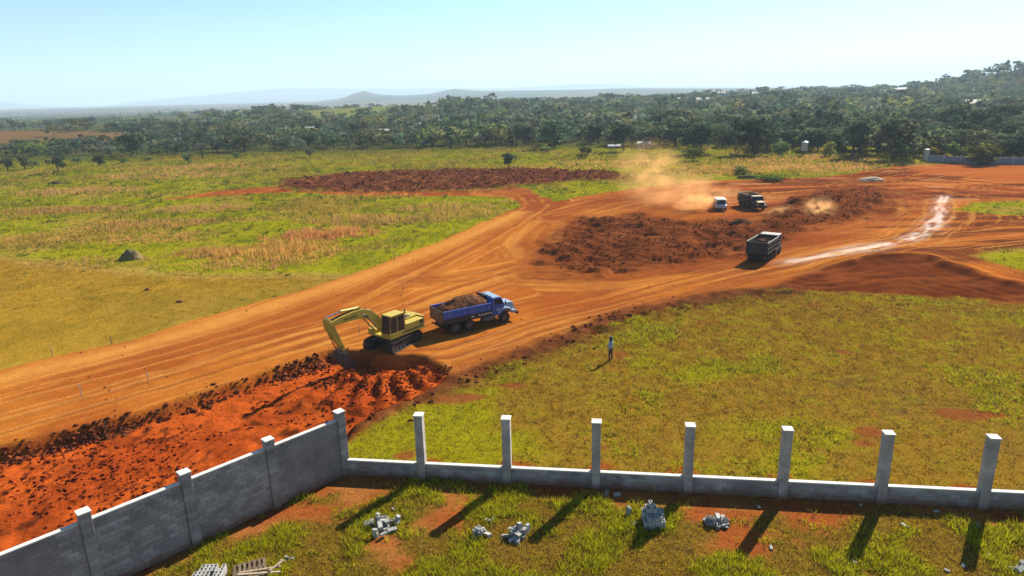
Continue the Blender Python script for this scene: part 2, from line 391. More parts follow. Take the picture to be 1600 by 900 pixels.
def masks(x, y):
    wx = fbm(x, y, 3.2, 4, 3) * .45 + fbm(x, y, 14, 3, 5) * .5
    wy = fbm(x + 91, y - 37, 3.2, 4, 4) * .45
    M = {}
    near = y < 400
    amp = sstep(20, 130, y) * 1.2 + .35
    X, Y = x + wx * amp, y + wy * amp
    M['dirt'] = sstep(-.35, .35, np.maximum(sdf(X, Y, DIRT), sdf(X, Y, NARROW)))
    for P in (ISLE_FAR, ISLE_NEAR):
        M['dirt'] = M['dirt'] * (1 - sstep(-.8, .8, sdf(X, Y, P)))
    ps = sdf(x + wx * .35 + fbm(x, y, 2.2, 2, 6) * .2, y + wy * .35 + fbm(x, y, 2.2, 2, 7) * .2, PIT)
    M['pit'] = sstep(-.42, .42, ps)
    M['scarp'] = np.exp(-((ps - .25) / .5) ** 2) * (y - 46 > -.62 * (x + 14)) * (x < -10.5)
    M['strip'] = sstep(-2.2, 2.2, sdf(X, Y, STRIP) + 1.8 * fbm(x, y, 2.5, 3, 91))
    M['tilled'] = sstep(-2.2, 2.2, sdf(X + wx, Y + wy, TILLED) + 2.2 * fbm(x, y, 2.4, 4, 92))
    M['thalo'] = sstep(-7.5, .5, sdf(X + wx, Y + wy, TILLED) + 2 * fbm(x, y, 4, 3, 93))
    M['bank'] = sstep(-.8, .8, sdf(X, Y, BANK))
    M['mown'] = sstep(-1.2, 1.2, sdf(X, Y, MOWN))
    M['right'] = sstep(-.5, .5, sdf(X, Y, RIGHT_FIELD))
    M['yard'] = (yard_sd(x, y) > 0).astype(float)
    M['fbrown'] = sstep(-10, 10, sdf(x + wx * 20, y + wy * 20, FAR_BROWN) + 2)
    M['flight'] = sstep(-8, 8, sdf(x + wx * 8, y + wy * 8, FAR_LIGHT) + 2)
    M['oflat'] = sstep(-2, 2, sdf(X, Y, ORANGE_FLATS))
    d, s, a = seg_dist(X, Y, BERM)
    M['berm'] = np.exp(-(d / (1.0 + .02 * a)) ** 2) * (1 - M['yard'])
    M['dirt'] = M['dirt'] * (1 - M['yard']); M['pit'] = M['pit'] * (1 - M['yard'])
    M['wx'], M['wy'] = wx, wy
    return M

RIDGES = [
    (4600., 1100., [(-.80, -20), (-.58, -8), (-.36, -2), (-.275, 0), (-.232, 1.5), (-.215, 8), (-.2, 11), (-.18, 5), (-.15, 2.5), (-.11, 4), (-.075, 10), (-.04, 7), (0, 6), (.09, 5), (.19, 4), (.28, 1), (.45, 0), (.8, 0)]),
    (11500., 1700., [(-.9, 16), (-.73, 14), (-.69, 5), (-.63, -2), (-.57, 0), (-.51, 5), (-.46, 8), (-.37, 14), (-.33, 17), (-.22, 14), (-.09, 12), (0, 10), (.09, 13), (.15, 12), (.19, 7), (.42, 1), (.8, 0)]),
]
def height(x, y, M=None):
    if M is None: M = masks(x, y)
    u = x / np.maximum(y, 30)
    z = fbm(x, y, 22, 3, 21) * .12 * sstep(14, 40, y) * (1 - M['yard'])
    z = z * (1 - .6 * M['dirt'])
    # the cut: floor below the road with clods and bucket furrows
    z = z - .85 * M['pit'] + M['scarp'] * fbm(x, y, 1.6, 3, 33) * .22 + M['pit'] * (fbm(x, y, .7, 3, 31, .7) * .11 + .06 * np.sin((x * .93 - y * .37) * 9 + fbm(x, y, 3, 2, 34) * 3) * sstep(-.2, .5, fbm(x, y, 6, 2, 35)))
    d0 = np.hypot(x + 9.6, y - 46.6)
    ang = np.arctan2(y - 46.6, x + 9.6)
    fan = sstep(3.0, 3.8, d0) * (1 - sstep(6.0, 9.5, d0)) * sstep(-2.6, -2.2, ang) * (1 - sstep(-.75, -.35, ang))
    z = z + fan * M['pit'] * (np.sin(ang * 26 + fbm(x, y, 2, 2, 8) * 1.2) * .2 + .42)
    rim = np.exp(-((d0 - 3.9) / 1.1) ** 2) * sstep(-2.9, -2.3, ang) * (1 - sstep(-.6, -.2, ang))
    z = z + rim * .28 * (1 + .8 * fbm(x, y, .7, 3, 12))
    # rough ground
    cl = fbm(x, y, 1.7, 4, 41, .6); cl2 = np.abs(fbm(x, y, 3.1, 3, 42))
    z = z + M['tilled'] * (cl * .46 + .2 - cl2 * .3 + .22 * fbm(x * .35 + y * .12, y, 2.2, 3, 46))
    z = z + M['strip'] * (fbm(x, y, 2.4, 4, 44, .75) * .62 + .35)
    z = z + np.exp(-(((x - 49) / 9.5) ** 2 + ((y - 109) / 9) ** 2)) * 1.3 * M['tilled']
    z = z + M['berm'] * (.26 + .3 * fbm(x, y, 1.1, 4, 45))
    dc, sc_, ac = seg_dist(x, y, CREST)
    z = z + np.where(M['bank'] > .5, 0.5 * (1 - sstep(0, 2.2, dc)), 0.5 * (1 - sstep(0, 3, dc))) * sstep(0, 6, ac) * (1 + .3 * fbm(x, y, 2.4, 3, 51)) + M['bank'] * (.07 * np.sin(dc * 4.2 + fbm(x, y, 6, 2, 53) * 3) + .12 * fbm(x, y, 1.2, 3, 54, .7))
    # wheel ruts
    m = (M['dirt'] > .05) & (y < 190)
    if m.any():
        xx, yy = x[m] + M['wx'][m] * .5, y[m] + M['wy'][m] * .5
        zz = np.zeros(xx.shape)
        for T in TRACKS:
            d, s, a = seg_dist(xx, yy, T)
            zz -= .06 * np.exp(-((d - 1.0) / .28) ** 2) * (.6 + .6 * vnoise(a * .15, d * 0, 5))
        z[m] += zz * (1 - M['pit'][m]) * M['dirt'][m]
    # the wider land
    z = z + 6 * sstep(230, 800, y) * sstep(.05, .4, u) + fbm(x, y, 260, 3, 61) * 2.5 * sstep(240, 600, y)
    z = z + 26 * np.exp(-(((x - 530) / 66) ** 2 + ((y - 690) / 120) ** 2))
    z = z + 9 * np.exp(-(((x + 130) / 170) ** 2 + ((y - 700) / 190) ** 2))
    z = z - 10 * sstep(900, 1700, y) * (1 - sstep(2600, 4200, y)) * (1 - sstep(.0, .3, u))
    for D, W, prof in RIDGES:
        pu = [p[0] for p in prof]; ph = [max(0, 18 * (1 if p[1] > 0 else 0) + p[1] / 1067. * D) for p in prof]
        z = z + np.interp(u, pu, ph) * np.exp(-((y - D) / W) ** 2) * (1 + .05 * fbm(x, y, 900, 3, 71))
    return z

def mixc(c, d, w):
    w = np.asarray(w)[:, None]; return c * (1 - w) + np.asarray(d) * w

def colours(x, y, M):
    n1 = fbm(x, y, 9, 4, 101); n2 = fbm(x, y, 2.2, 4, 102); n3 = fbm(x, y, 30, 3, 103); ns = fbm(x * .45, y, 5, 4, 104)
    c = np.tile(np.array([.42, .39, .014]), (len(x), 1))                                   # rough meadow
    c = mixc(c, (.25, .28, .012), sstep(0, .6, n2) * .7)
    c = mixc(c, (.52, .35, .08), sstep(.1, .5, ns + .35 * n3 + .25 * sstep(110, 190, y)) * .85)
    c = mixc(c, (.16, .15, .03), sstep(.35, .7, n1) * .3)
    mown = mixc(np.tile(np.array([.52, .315, .045]), (len(x), 1)), (.42, .265, .035), sstep(-.1, .5, n2 + .5 * n1))
    mown = mixc(mown, (.42, .29, .07), sstep(.0, .6, n3 - .2 * n2) * .6)
    c = mixc(c, mown, M['mown'])
    pq = seg_dist(x + M['wx'], y + M['wy'], PATH)[0]; c = mixc(c, (.58, .38, .14), np.clip(np.exp(-((pq - .8) / .35) ** 2) + .35 * np.exp(-(pq / 1.5) ** 2), 0, 1) * .6)
    rf = mixc(np.tile(np.array([.375, .222, .034]), (len(x), 1)), (.38, .34, .014), sstep(.0, .6, n1 + .3 * n2))
    rf = mixc(rf, (.27, .15, .06), sstep(.1, .55, n3 + .4 * n2 - .1) * .75)
    rf = mixc(rf, (.34, .10, .04), sstep(.62, .8, fbm(x, y * 1.6, 5, 3, 107)) * .9)
    pb = np.zeros(len(x))
    for i in range(9):
        qx, qy = WALL_C + WALL_R * (3.98 + 4.215 * i) + np.array([.3, 1.1]); pb = np.maximum(pb, np.exp(-(((x - qx) / 1.0) ** 2 + ((y - qy) / .9) ** 2)))
    rf = mixc(rf, (.46, .10, .035), sstep(.3, .7, pb + .4 * n2))
    c = mixc(c, rf, M['right'])
    # far land
    far = sstep(215, 265, y)
    fl = mixc(np.tile(np.array([.10, .11, .04]), (len(x), 1)), (.17, .15, .07), sstep(-.2, .5, fbm(x * .4, y, 120, 4, 111)))
    fl = mixc(fl, (.24, .17, .12), sstep(.1, .5, fbm(x * .3, y, 420, 4, 112)) * sstep(500, 1200, y) * .9)
    fl = mixc(fl, (.07, .085, .045), sstep(.15, .4, fbm(x * .25, y, 260, 4, 113)) * sstep(700, 1500, y))
    c = mixc(c, fl, far)
    c = mixc(c, (.30, .15, .08), M['fbrown'] * (.75 + .25 * np.clip(n1, -1, 1)))
    c = mixc(c, (.25, .28, .10), M['flight'])
    # bare soil
    d = mixc(np.tile(np.array([.62, .205, .038]), (len(x), 1)), (.52, .145, .028), sstep(-.1, .6, n1 + .3 * n2))
    reds = sstep(95, 120, y) * .8 + sstep(12, 30, x) * .45
    d = mixc(d, (.33, .072, .026), np.clip(reds + .4 * n1, 0, 1) * .95)
    m = M['dirt'] > .02
    wet = np.zeros(len(x))
    if m.any():
        xx, yy = x[m] + M['wx'][m] * .5, y[m] + M['wy'][m] * .5
        bd = np.full(xx.shape, 1e9); bs = np.zeros(xx.shape); tr = np.zeros(xx.shape); fine = np.zeros(xx.shape); lt = np.zeros(xx.shape)
        for k, T in enumerate(TRACKS):
            q, s, a = seg_dist(xx, yy, T)
            w = q < bd; bs = np.where(w, a + 300 * k, bs); bd = np.where(w, q * s + 40 * k, bd) if False else np.where(w, q, bd)
            sd = q * s
            for n_, off in enumerate((-4.3, -2.6, -1.3, 1.5, 2.9, 4.6)):
                for w_ in (-.92, .92):
                    g = np.exp(-((sd - off - w_ - .35 * vnoise(a * .03, a * 0 + off, 41 + k)) / .16) ** 2) * sstep(-.15, .35, vnoise(a * .06 + off * 3, a * 0 + k, 31)) * (q < 7)
                    if n_ % 3 == 1: lt = np.maximum(lt, g)
                    else: fine = np.maximum(fine, g)
            tr = np.maximum(tr, np.exp(-((q - 1.0) / .3) ** 2) * (.55 + .5 * vnoise(a * .12, a * 0 + k, 9)))
        st = vnoise(bd * 2.1, bs * .07, 201) + .6 * vnoise(bd * 4.7, bs * .12, 202) + .5 * vnoise(bd * .8, bs * .04, 203)
        dm = d[m]
        bands = fbm(xx * .16, yy, 3.0, 4, 205) * sstep(28, 50, xx) * sstep(60, 80, yy)
        dm = mixc(dm, (.14, .036, .018), sstep(-.08, .22, bands) * .95); dm = mixc(dm, (.60, .20, .07), sstep(.2, .5, -bands) * .7)
        st = st + .45 * vnoise(bd * 7.5, bs * .2, 204)
        dm = mixc(dm, (.70, .30, .08), sstep(.15, 1.1, st) * .75)
        dm = mixc(dm, (.32, .09, .034), sstep(.2, 1.2, -st) * .7 * (.45 + .55 * sstep(-22, 0, xx)))
        dm = mixc(dm, (.24, .075, .035), np.clip(tr, 0, 1) * .6)
        dm = mixc(dm, (.27, .08, .03), np.clip(fine, 0, 1) * .45 * (.35 + .65 * sstep(-22, 0, xx))); dm = mixc(dm, (.78, .38, .13), np.clip(lt, 0, 1) * .4)
        q, s, a = seg_dist(xx, yy, ROAD_PALE)
        dm = mixc(dm, (.72, .32, .09), np.exp(-(q / 1.6) ** 2) * .8)
        q, s, a = seg_dist(xx, yy, MUD_SHEEN)
        pm = np.clip(np.exp(-(q / (.95 + .35 * vnoise(a * .2, a * 0, 4))) ** 2) * 1.2 * (.7 + .9 * vnoise(q * 3.2, a * .35, 5) + .6 * vnoise(q * 7, a * .9, 6)), 0, 1)
        dm = mixc(dm, (.58, .40, .38), pm * .58 * (1 - .6 * sstep(22, 36, a)))  # sky reflection on the wet mud, painted in as pale colour
        wet[m] = pm * .3
        pz = sstep(.5, .8, fbm(xx * .5, yy, 3.6, 3, 206)) * sstep(85, 110, yy) * sstep(8, 25, xx)
        dm = mixc(dm, (.60, .28, .15), pz * .6)
        d[m] = dm
    d = mixc(d * 1.2, (.62, .17, .05), M['oflat'] * .8)
    d = mixc(d, (.30, .07, .028), M['thalo'] * .6)
    c = mixc(c, d, M['dirt'])
    c = mixc(c, mixc(np.tile(np.array([.21, .058, .025]), (len(x), 1)), (.36, .11, .045), sstep(.1, .7, n2)), M['tilled'] * (.82 + .18 * np.clip(n1, -1, 1)))
    c = mixc(c, mixc(np.tile(np.array([.21, .062, .036]), (len(x), 1)), (.34, .13, .07), sstep(.1, .7, n2)), M['strip'])
    c = mixc(c, mixc(np.tile(np.array([.165, .038, .015]), (len(x), 1)), (.27, .07, .027), sstep(.1, .6, vnoise(x * .25, y * 1.2, 77))), M['bank'] * .9)
    c = mixc(c, (.19, .062, .032), np.clip(M['berm'] * 1.2, 0, 1) * (1 - .6 * M['pit']) * .9)
    pit = mixc(np.tile(np.array([.66, .125, .024]), (len(x), 1)), (.50, .085, .018), sstep(-.1, .6, n2 + .4 * n1))
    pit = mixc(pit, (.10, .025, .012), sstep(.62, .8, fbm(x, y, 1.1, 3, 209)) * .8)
    c = mixc(c, pit, M['pit'])
    c = mixc(c, (.11, .035, .02), np.clip(M['scarp'] * 1.2 * (.6 + .5 * n2), 0, 1))  # cut face: dark broken soil, with its shade painted in
    # walled yard: bare red soil with turf patches
    yd = mixc(np.tile(np.array([.44, .12, .038]), (len(x), 1)), (.50, .19, .065), sstep(-.2, .6, n2))
    yd = mixc(yd, (.24, .17, .035), yard_turf(x, y) * .85)
    c = mixc(c, yd, M['yard'])
    grit = .35 + .4 * np.clip(M['tilled'] + M['strip'] + M['berm'] + M['pit'], 0, 1) + .15 * (1 - M['dirt'])
    grit = grit * (1 - .7 * sstep(150, 300, y))
    c = c * np.array([1.0, .97, .68])
    return np.clip(c, .004, .9), wet, grit

def yard_turf(x, y):
    sd = yard_sd(x, y)
    return sstep(-.25, .25, fbm(x, y, 3.0, 4, 301) * .9 + .5 - .95 * (1 - sstep(.4, 2.6, sd + .8 * fbm(x, y, 1.5, 2, 302))))

# ------------------------------------------------------------------ the land: one height field, cut along the edges of its zones
def build_land():
    ys = [-60., -30, -10, 0, 6, 11, 15]
    y = 17.0
    while y < 16500:
        ys.append(y)
        y += min(110., .19 * max(1.0, y / 60) ** 1.6)
    ys = np.array(ys)
    us = np.concatenate([np.linspace(-1.5, -.86, 24)[:-1], np.linspace(-.86, .86, 600), np.linspace(.86, 1.5, 24)[1:]])
    k = np.where(ys < 400, ys + 40 - 0 * ys, ys + 40)
    Xg = us[None, :] * np.maximum(k, 30)[:, None]; Yg = np.repeat(ys[:, None], len(us), 1)
    x, y = Xg.ravel(), Yg.ravel()
    M = masks(x, y)
    z = height(x, y, M)
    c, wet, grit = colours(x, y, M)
    nr, nc = Xg.shape
    idx = np.arange(nr * nc).reshape(nr, nc)
    F = np.stack([idx[:-1, :-1], idx[:-1, 1:], idx[1:, 1:], idx[1:, :-1]], -1).reshape(-1, 4)
    zone = np.zeros(nr * nc, int)                               # 0 meadow
    zone[M['mown'] > .5] = 1
    zone[M['right'] > .5] = 2
    zone[y > 262] = 10
    zone[M['dirt'] > .5] = 4
    zone[M['tilled'] > .5] = 6
    zone[M['strip'] > .5] = 7
    zone[M['bank'] > .5] = 8
    zone[M['pit'] > .5] = 5
    zone[M['yard'] > .5] = 3
    zone[y > 2400] = 11
    fz = zone[F[:, 0]]
    names = {0: ('meadow', 'rough green meadow with dry patches beyond the dirt road', 'meadow'),
             1: ('mown_field', 'short olive mown grass left of the dirt road', 'field'),
             2: ('grass_field', 'yellow green grass field where the person stands', 'field'),
             3: ('walled_yard', 'red earth yard with grass patches inside the block walls', 'ground'),
             4: ('dirt_road', 'wide orange dirt road with tyre tracks', 'dirt road'),
             5: ('excavation', 'freshly dug bright red earth below the road edge', 'excavation'),
             6: ('tilled_ground', 'broken dark red clods ploughed up beside the trucks', 'soil'),
             7: ('ploughed_strip', 'long dark brown ploughed strip across the meadow', 'soil'),
             8: ('soil_bank', 'dark red graded earth bank right of the road', 'soil bank'),
             10: ('plain', 'wide plain under the trees reaching towards the hills', 'terrain'),
             11: ('hills', 'low hazy hills along the horizon', 'hills')}
    m = soil_mat()
    V = np.stack([x, y, z], -1)
    for k, (nm, lb, ct) in names.items():
        f = F[fz == k]
        if not len(f): continue
        u, inv = np.unique(f, return_inverse=True)
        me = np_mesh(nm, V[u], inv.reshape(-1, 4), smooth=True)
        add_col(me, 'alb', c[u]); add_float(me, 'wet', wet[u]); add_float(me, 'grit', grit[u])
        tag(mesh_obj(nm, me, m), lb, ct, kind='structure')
build_land()

def zat(x, y):
    return float(height(np.array([float(x)]), np.array([float(y)]))[0])

# ------------------------------------------------------------------ grass, clods (nobody could count them)
def blades(name, x, y, z, n, h, w, col, lean=.5, label=None, cat='grass', spread=.12, material=None):
    """n blades per tuft; h, w per tuft arrays; col (N,3)"""
    N = len(x)
    a = RNG.uniform(0, 2 * math.pi, (N, n)); r = RNG.uniform(0, 1, (N, n)) * np.asarray(spread).reshape(-1, 1)
    bx = x[:, None] + np.cos(a) * r; by = y[:, None] + np.sin(a) * r; bz = np.repeat(z[:, None], n, 1) - .02
    hh = h[:, None] * RNG.uniform(.55, 1.15, (N, n)); la = a + RNG.normal(0, .7, (N, n)); ll = hh * lean * RNG.uniform(.3, 1.4, (N, n))
    t = RNG.uniform(0, math.pi, (N, n)); hw = w[:, None] * RNG.uniform(.6, 1.3, (N, n)) * .5
    p0 = np.stack([bx - np.cos(t) * hw, by - np.sin(t) * hw, bz], -1)
    p1 = np.stack([bx + np.cos(t) * hw, by + np.sin(t) * hw, bz], -1)
    p2 = np.stack([bx + np.cos(la) * ll, by + np.sin(la) * ll, bz + hh], -1)
    V = np.stack([p0, p1, p2], 2).reshape(-1, 3)
    F = np.arange(len(V)).reshape(-1, 3)
    me = np_mesh(name, V, F)
    cc = np.repeat((col[:, None, :] * RNG.uniform(.75, 1.25, (N, n, 1))), 3, 1).reshape(-1, 3)
    add_col(me, 'tint', np.clip(cc, 0, 1.5))
    o = mesh_obj(name, me, material)
    if label: tag(o, label, cat, kind='stuff')
    return o

GRASS = leaf_mat('grass_blades', trans=.42, var=0)

def scatter(n, x0, x1, y0, y1, wedge=None):
    x = RNG.uniform(x0, x1, n); y = RNG.uniform(y0, y1, n)
    if wedge is not None:
        k = np.abs(x) < wedge * (y + 8); x, y = x[k], y[k]
    return x, y

def pick(*arrs, keep): return [a[keep] for a in arrs]

def build_grass():
    # inside the walls
    x, y = scatter(120000, -17, 37, 17.5, 31)
    k = yard_sd(x, y) > .12
    x, y = x[k], y[k]
    t = yard_turf(x, y); k = RNG.uniform(0, 1, len(x)) < t * .95 + .03
    x, y, t = x[k], y[k], t[k]
    g = fbm(x, y, 1.6, 3, 311)
    c = mixc(np.tile(np.array([.92, .62, .05]), (len(x), 1)), (.92, .90, .02), sstep(-.1, .45, g + .15)); c = mixc(c, (.36, .17, .06), (RNG.uniform(0, 1, len(x)) < .16) * 1.); c = mixc(c, (.16, .13, .02), (RNG.uniform(0, 1, len(x)) < .2) * 1.)
    blades('yard_grass', x, y, np.zeros(len(x)), 5, (.09 + .16 * sstep(-.2, .5, g)) * RNG.uniform(.6, 1.5, len(x)), np.full(len(x), .035), c, .7, 'short patchy grass growing on the red soil inside the walls', spread=.14, material=GRASS)
    # the field where the person stands
    x, y = scatter(150000, -12, 88, 24, 72)
    k = (np.abs(x) < 1.1 * (y + 5)) & (RNG.uniform(0, 1, len(x)) < np.clip(1.25 - (y - 30) / 55, .25, 1)); x, y = x[k], y[k]
    M = masks(x, y)
    w = M['right'] * (1 - M['dirt']) * (1 - M['yard']) * (1 - .6 * M['berm']); k = (RNG.uniform(0, 1, len(x)) < w) & (yard_sd(x, y) < -.35)
    x, y = x[k], y[k]; M = masks(x, y); z = height(x, y, M); c = colours(x, y, M)[0]
    dn = sstep(.62, .8, fbm(x, y * 1.6, 5, 3, 107)); k = RNG.uniform(0, 1, len(x)) > dn * .85
    x, y, z, c = pick(x, y, z, c, keep=k); sz = 1 + (y - 30) / 45
    wl_ = np.exp(-((yard_sd(x, y) + 1.0) / .8) ** 2); lush = np.clip(sstep(.3, .7, fbm(x, y, 4.5, 3, 321)) + wl_ * sstep(-.3, .2, fbm(x, y, 2.5, 2, 322)), 0, 1); c = mixc(c, (.44, .42, .016), sstep(-.05, .35, fbm(x, y, .9, 3, 323)) * .75)
    c = mixc(c, (.42, .44, .014), lush * .75)
    c = mixc(c, (.13, .075, .022), (RNG.uniform(0, 1, len(x)) < .25) * 1.)
    blades('field_grass', x, y, z, 5, (.10 + .08 * lush) * sz * RNG.uniform(.6, 1.5, len(x)), .045 * sz, c * 1.9, .9, 'short yellow green grass covering the field around the person', spread=(.16 * sz)[:, None], material=GRASS)
    # mown field
    x, y = scatter(76000, -105, 0, 40, 92)
    k = (-x < 1.05 * (y + 6)); x, y = x[k], y[k]; M = masks(x, y)
    k = RNG.uniform(0, 1, len(x)) < M['mown'] * (1 - M['dirt']); x, y = x[k], y[k]
    M = masks(x, y); z = height(x, y, M); c = colours(x, y, M)[0]; sz = y / 50
    blades('mown_grass', x, y, z, 4, .07 * sz * RNG.uniform(.5, 1.6, len(x)), .055 * sz, c * 1.45, 1.0, 'short dry olive grass of the mown field', spread=(.2 * sz)[:, None], material=GRASS)
    # meadow, taller and lusher
    x, y = scatter(190000, -190, 130, 60, 250)
    k = (np.abs(x) < .8 * (y + 6)) & (RNG.uniform(0, 1, len(x)) < np.clip(90 / y, .2, 1)); x, y = x[k], y[k]; M = masks(x, y)
    w = (1 - M['mown']) * (1 - M['right']) * (1 - M['dirt']) * (1 - M['strip']) * (1 - M['tilled']); k = RNG.uniform(0, 1, len(x)) < w; x, y = x[k], y[k]
    M = masks(x, y); z = height(x, y, M); c = colours(x, y, M)[0]; sz = y / 75
    dry = sstep(.1, .5, fbm(x * .5, y, 5, 4, 104) + .35 * fbm(x, y, 30, 3, 103))
    c = mixc(c, (.36, .38, .02), (RNG.uniform(0, 1, len(x)) < .25) * (1 - dry)); c = mixc(c, (.12, .17, .025), (RNG.uniform(0, 1, len(x)) < .2) * 1.)
    blades('meadow_grass', x, y, z, 5, (.16 + .22 * dry) * sz ** .7 * RNG.uniform(.5, 1.6, len(x)), .10 * sz, c * 1.5, .8, 'long green meadow grass left of the dirt road', spread=(.4 * sz)[:, None], material=GRASS)
    # broad leaved weeds, darker and taller than the turf
    x, y = scatter(5200, -150, 110, 20, 215); k = (np.abs(x) < .8 * (y + 6)) & (fbm(x, y, 7, 3, 331) > .05); x, y = x[k], y[k]; M = masks(x, y)
    w = (1 - M['dirt']) * (1 - M['strip']) * (1 - M['tilled']) * (1 - .85 * M['mown']) * (1 - .6 * M['right']) * (yard_sd(x, y) < -.4) + (yard_sd(x, y) > .5) * yard_turf(x, y) * .8; k = RNG.uniform(0, 1, len(x)) < w; x, y = x[k], y[k]
    n_ = len(x); big = np.clip(y / 70, .45, 2.2)
    blades('weeds', x, y, height(x, y), 16, .26 * big * RNG.uniform(.5, 1.6, n_), .09 * big, np.array([(.16, .24, .03), (.24, .32, .03), (.30, .27, .06), (.12, .17, .04)])[RNG.integers(0, 4, n_)], .9, 'scattered dark green weeds among the grass', spread=(.32 * big)[:, None], material=GRASS)
    # stands of tall dry grass, brown and straw coloured
    spots = [([(-24.75, 93.72)][0], 4.5, 1.3, (.40, .22, .10)), ([(-28.44, 91.08)][0], 3.5, 1.1, (.36, .19, .09)), ([(-29.05, 81.14)][0], 5, 1.4, (.38, .25, .08)), ([(-28.13, 85.77)][0], 4, 1.2, (.36, .24, .08)), ([(-29.01, 76.56)][0], 4, 1.0, (.34, .24, .09)), ([(-55.47, 105.28)][0], 6, 1.0, (.33, .22, .10)), ([(-57.63, 101.87)][0], 5, .9, (.36, .25, .10)), ([(-51.14, 93.89)][0], 6, .7, (.40, .27, .10)), ([(-82.42, 121.53)][0], 6, .9, (.30, .20, .09)), ([(-75.16, 121.82)][0], 6, .8, (.30, .20, .09)), ([(-66.22, 94.43)][0], 6, .7, (.38, .27, .09)), ([(-36.43, 83.02)][0], 4, 1.1, (.34, .22, .09)), ([(-23.75, 103.62)][0], 6, 1.2, (.34, .24, .09)), ([(-18.23, 102.84)][0], 6, 1.1, (.24, .19, .07)), ([(-11.47, 113.99)][0], 6, 1.1, (.30, .23, .08)), ([(-5.76, 106.77)][0], 6, 1.0, (.28, .22, .07)), ([(-54.07, 120.67)][0], 6, .9, (.36, .25, .12)), ([(-93.71, 148.61)][0], 9, 1.0, (.36, .24, .12)), ([(-90.13, 178.13)][0], 14, 1.0, (.40, .26, .13)), ([(-85.13, 197.84)][0], 14, 1.0, (.38, .24, .12)), ([(52.33, 158.62)][0], 12, 1.0, (.38, .24, .10)), ([(78.60, 157.97)][0], 12, 1.0, (.40, .24, .11)), ([(61.05, 162.25)][0], 12, 1.0, (.36, .26, .09)), ([(25.46, 177.33)][0], 14, 1.0, (.38, .26, .10)), ([(75.16, 178.13)][0], 16, 1.1, (.34, .22, .10)), ([(-49.40, 79.34)][0], 5, .5, (.34, .25, .09)), ([(2.61, 118.79)][0], 3, .8, (.27, .24, .07))]
    X = []; Y = []; Hh = []; C = []
    for (cx, cy), r, h, c in spots:
        n = int(260 * min(2.0, r / 5)); a = RNG.uniform(0, 6.283, n); q = np.sqrt(RNG.uniform(0, 1, n)) * r
        px, py = cx + np.cos(a) * q * 1.7, cy + np.sin(a) * q * .8
        px = px + fbm(px, py, 3, 2, 5) * 1.2
        X.append(px); Y.append(py); Hh.append(h * (1 - .6 * (q / r) ** 2) * RNG.uniform(.5, 1.15, n)); C.append(np.tile(np.array(c) * np.array([3.2, 2.6, 1.8]), (n, 1)) * RNG.uniform(.7, 1.2, (n, 1)))
    x, y, h, c = np.concatenate(X), np.concatenate(Y), np.concatenate(Hh), np.concatenate(C)
    M = masks(x, y); k = (M['dirt'] < .3) & (M['strip'] < .4); x, y, h, c = pick(x, y, h, c, keep=k)
    blades('tall_dry_grass', x, y, height(x, y), 6, h, .05 + y * .0006, c, .28, 'stands of tall brown dry grass in the meadow', spread=.45, material=GRASS)

def lumps(name, x, y, z, r, col, label, cat, material, parent=None, flat=.7):
    """small angular lumps, 20 triangles each, one mesh"""
    t = (1 + 5 ** .5) / 2
    I = np.array([(-1, t, 0), (1, t, 0), (-1, -t, 0), (1, -t, 0), (0, -1, t), (0, 1, t), (0, -1, -t), (0, 1, -t), (t, 0, -1), (t, 0, 1), (-t, 0, -1), (-t, 0, 1)]) / math.hypot(1, t)
    Fi = np.array([(0, 11, 5), (0, 5, 1), (0, 1, 7), (0, 7, 10), (0, 10, 11), (1, 5, 9), (5, 11, 4), (11, 10, 2), (10, 7, 6), (7, 1, 8), (3, 9, 4), (3, 4, 2), (3, 2, 6), (3, 6, 8), (3, 8, 9), (4, 9, 5), (2, 4, 11), (6, 2, 10), (8, 6, 7), (9, 8, 1)])
    N = len(x)
    V = I[None] * RNG.uniform(.55, 1.3, (N, 12, 1)) * r[:, None, None]
    a = RNG.uniform(0, 6.283, N); ca, sa = np.cos(a)[:, None], np.sin(a)[:, None]
    X = V[:, :, 0] * ca - V[:, :, 1] * sa; Y = V[:, :, 0] * sa + V[:, :, 1] * ca
    st = RNG.uniform(.8, 1.5, (N, 1))
    V = np.stack([X * st + x[:, None], Y + y[:, None], V[:, :, 2] * flat + z[:, None]], -1).reshape(-1, 3)
    F = (Fi[None] + (np.arange(N) * 12)[:, None, None]).reshape(-1, 3)
    me = np_mesh(name, V, F)
    add_col(me, 'alb', np.repeat(col, 12, 0)); add_float(me, 'wet', np.zeros(len(V))); add_float(me, 'grit', np.full(len(V), .5))
    o = mesh_obj(name, me, material, parent)
    if label: tag(o, label, cat, kind='stuff')
    return o

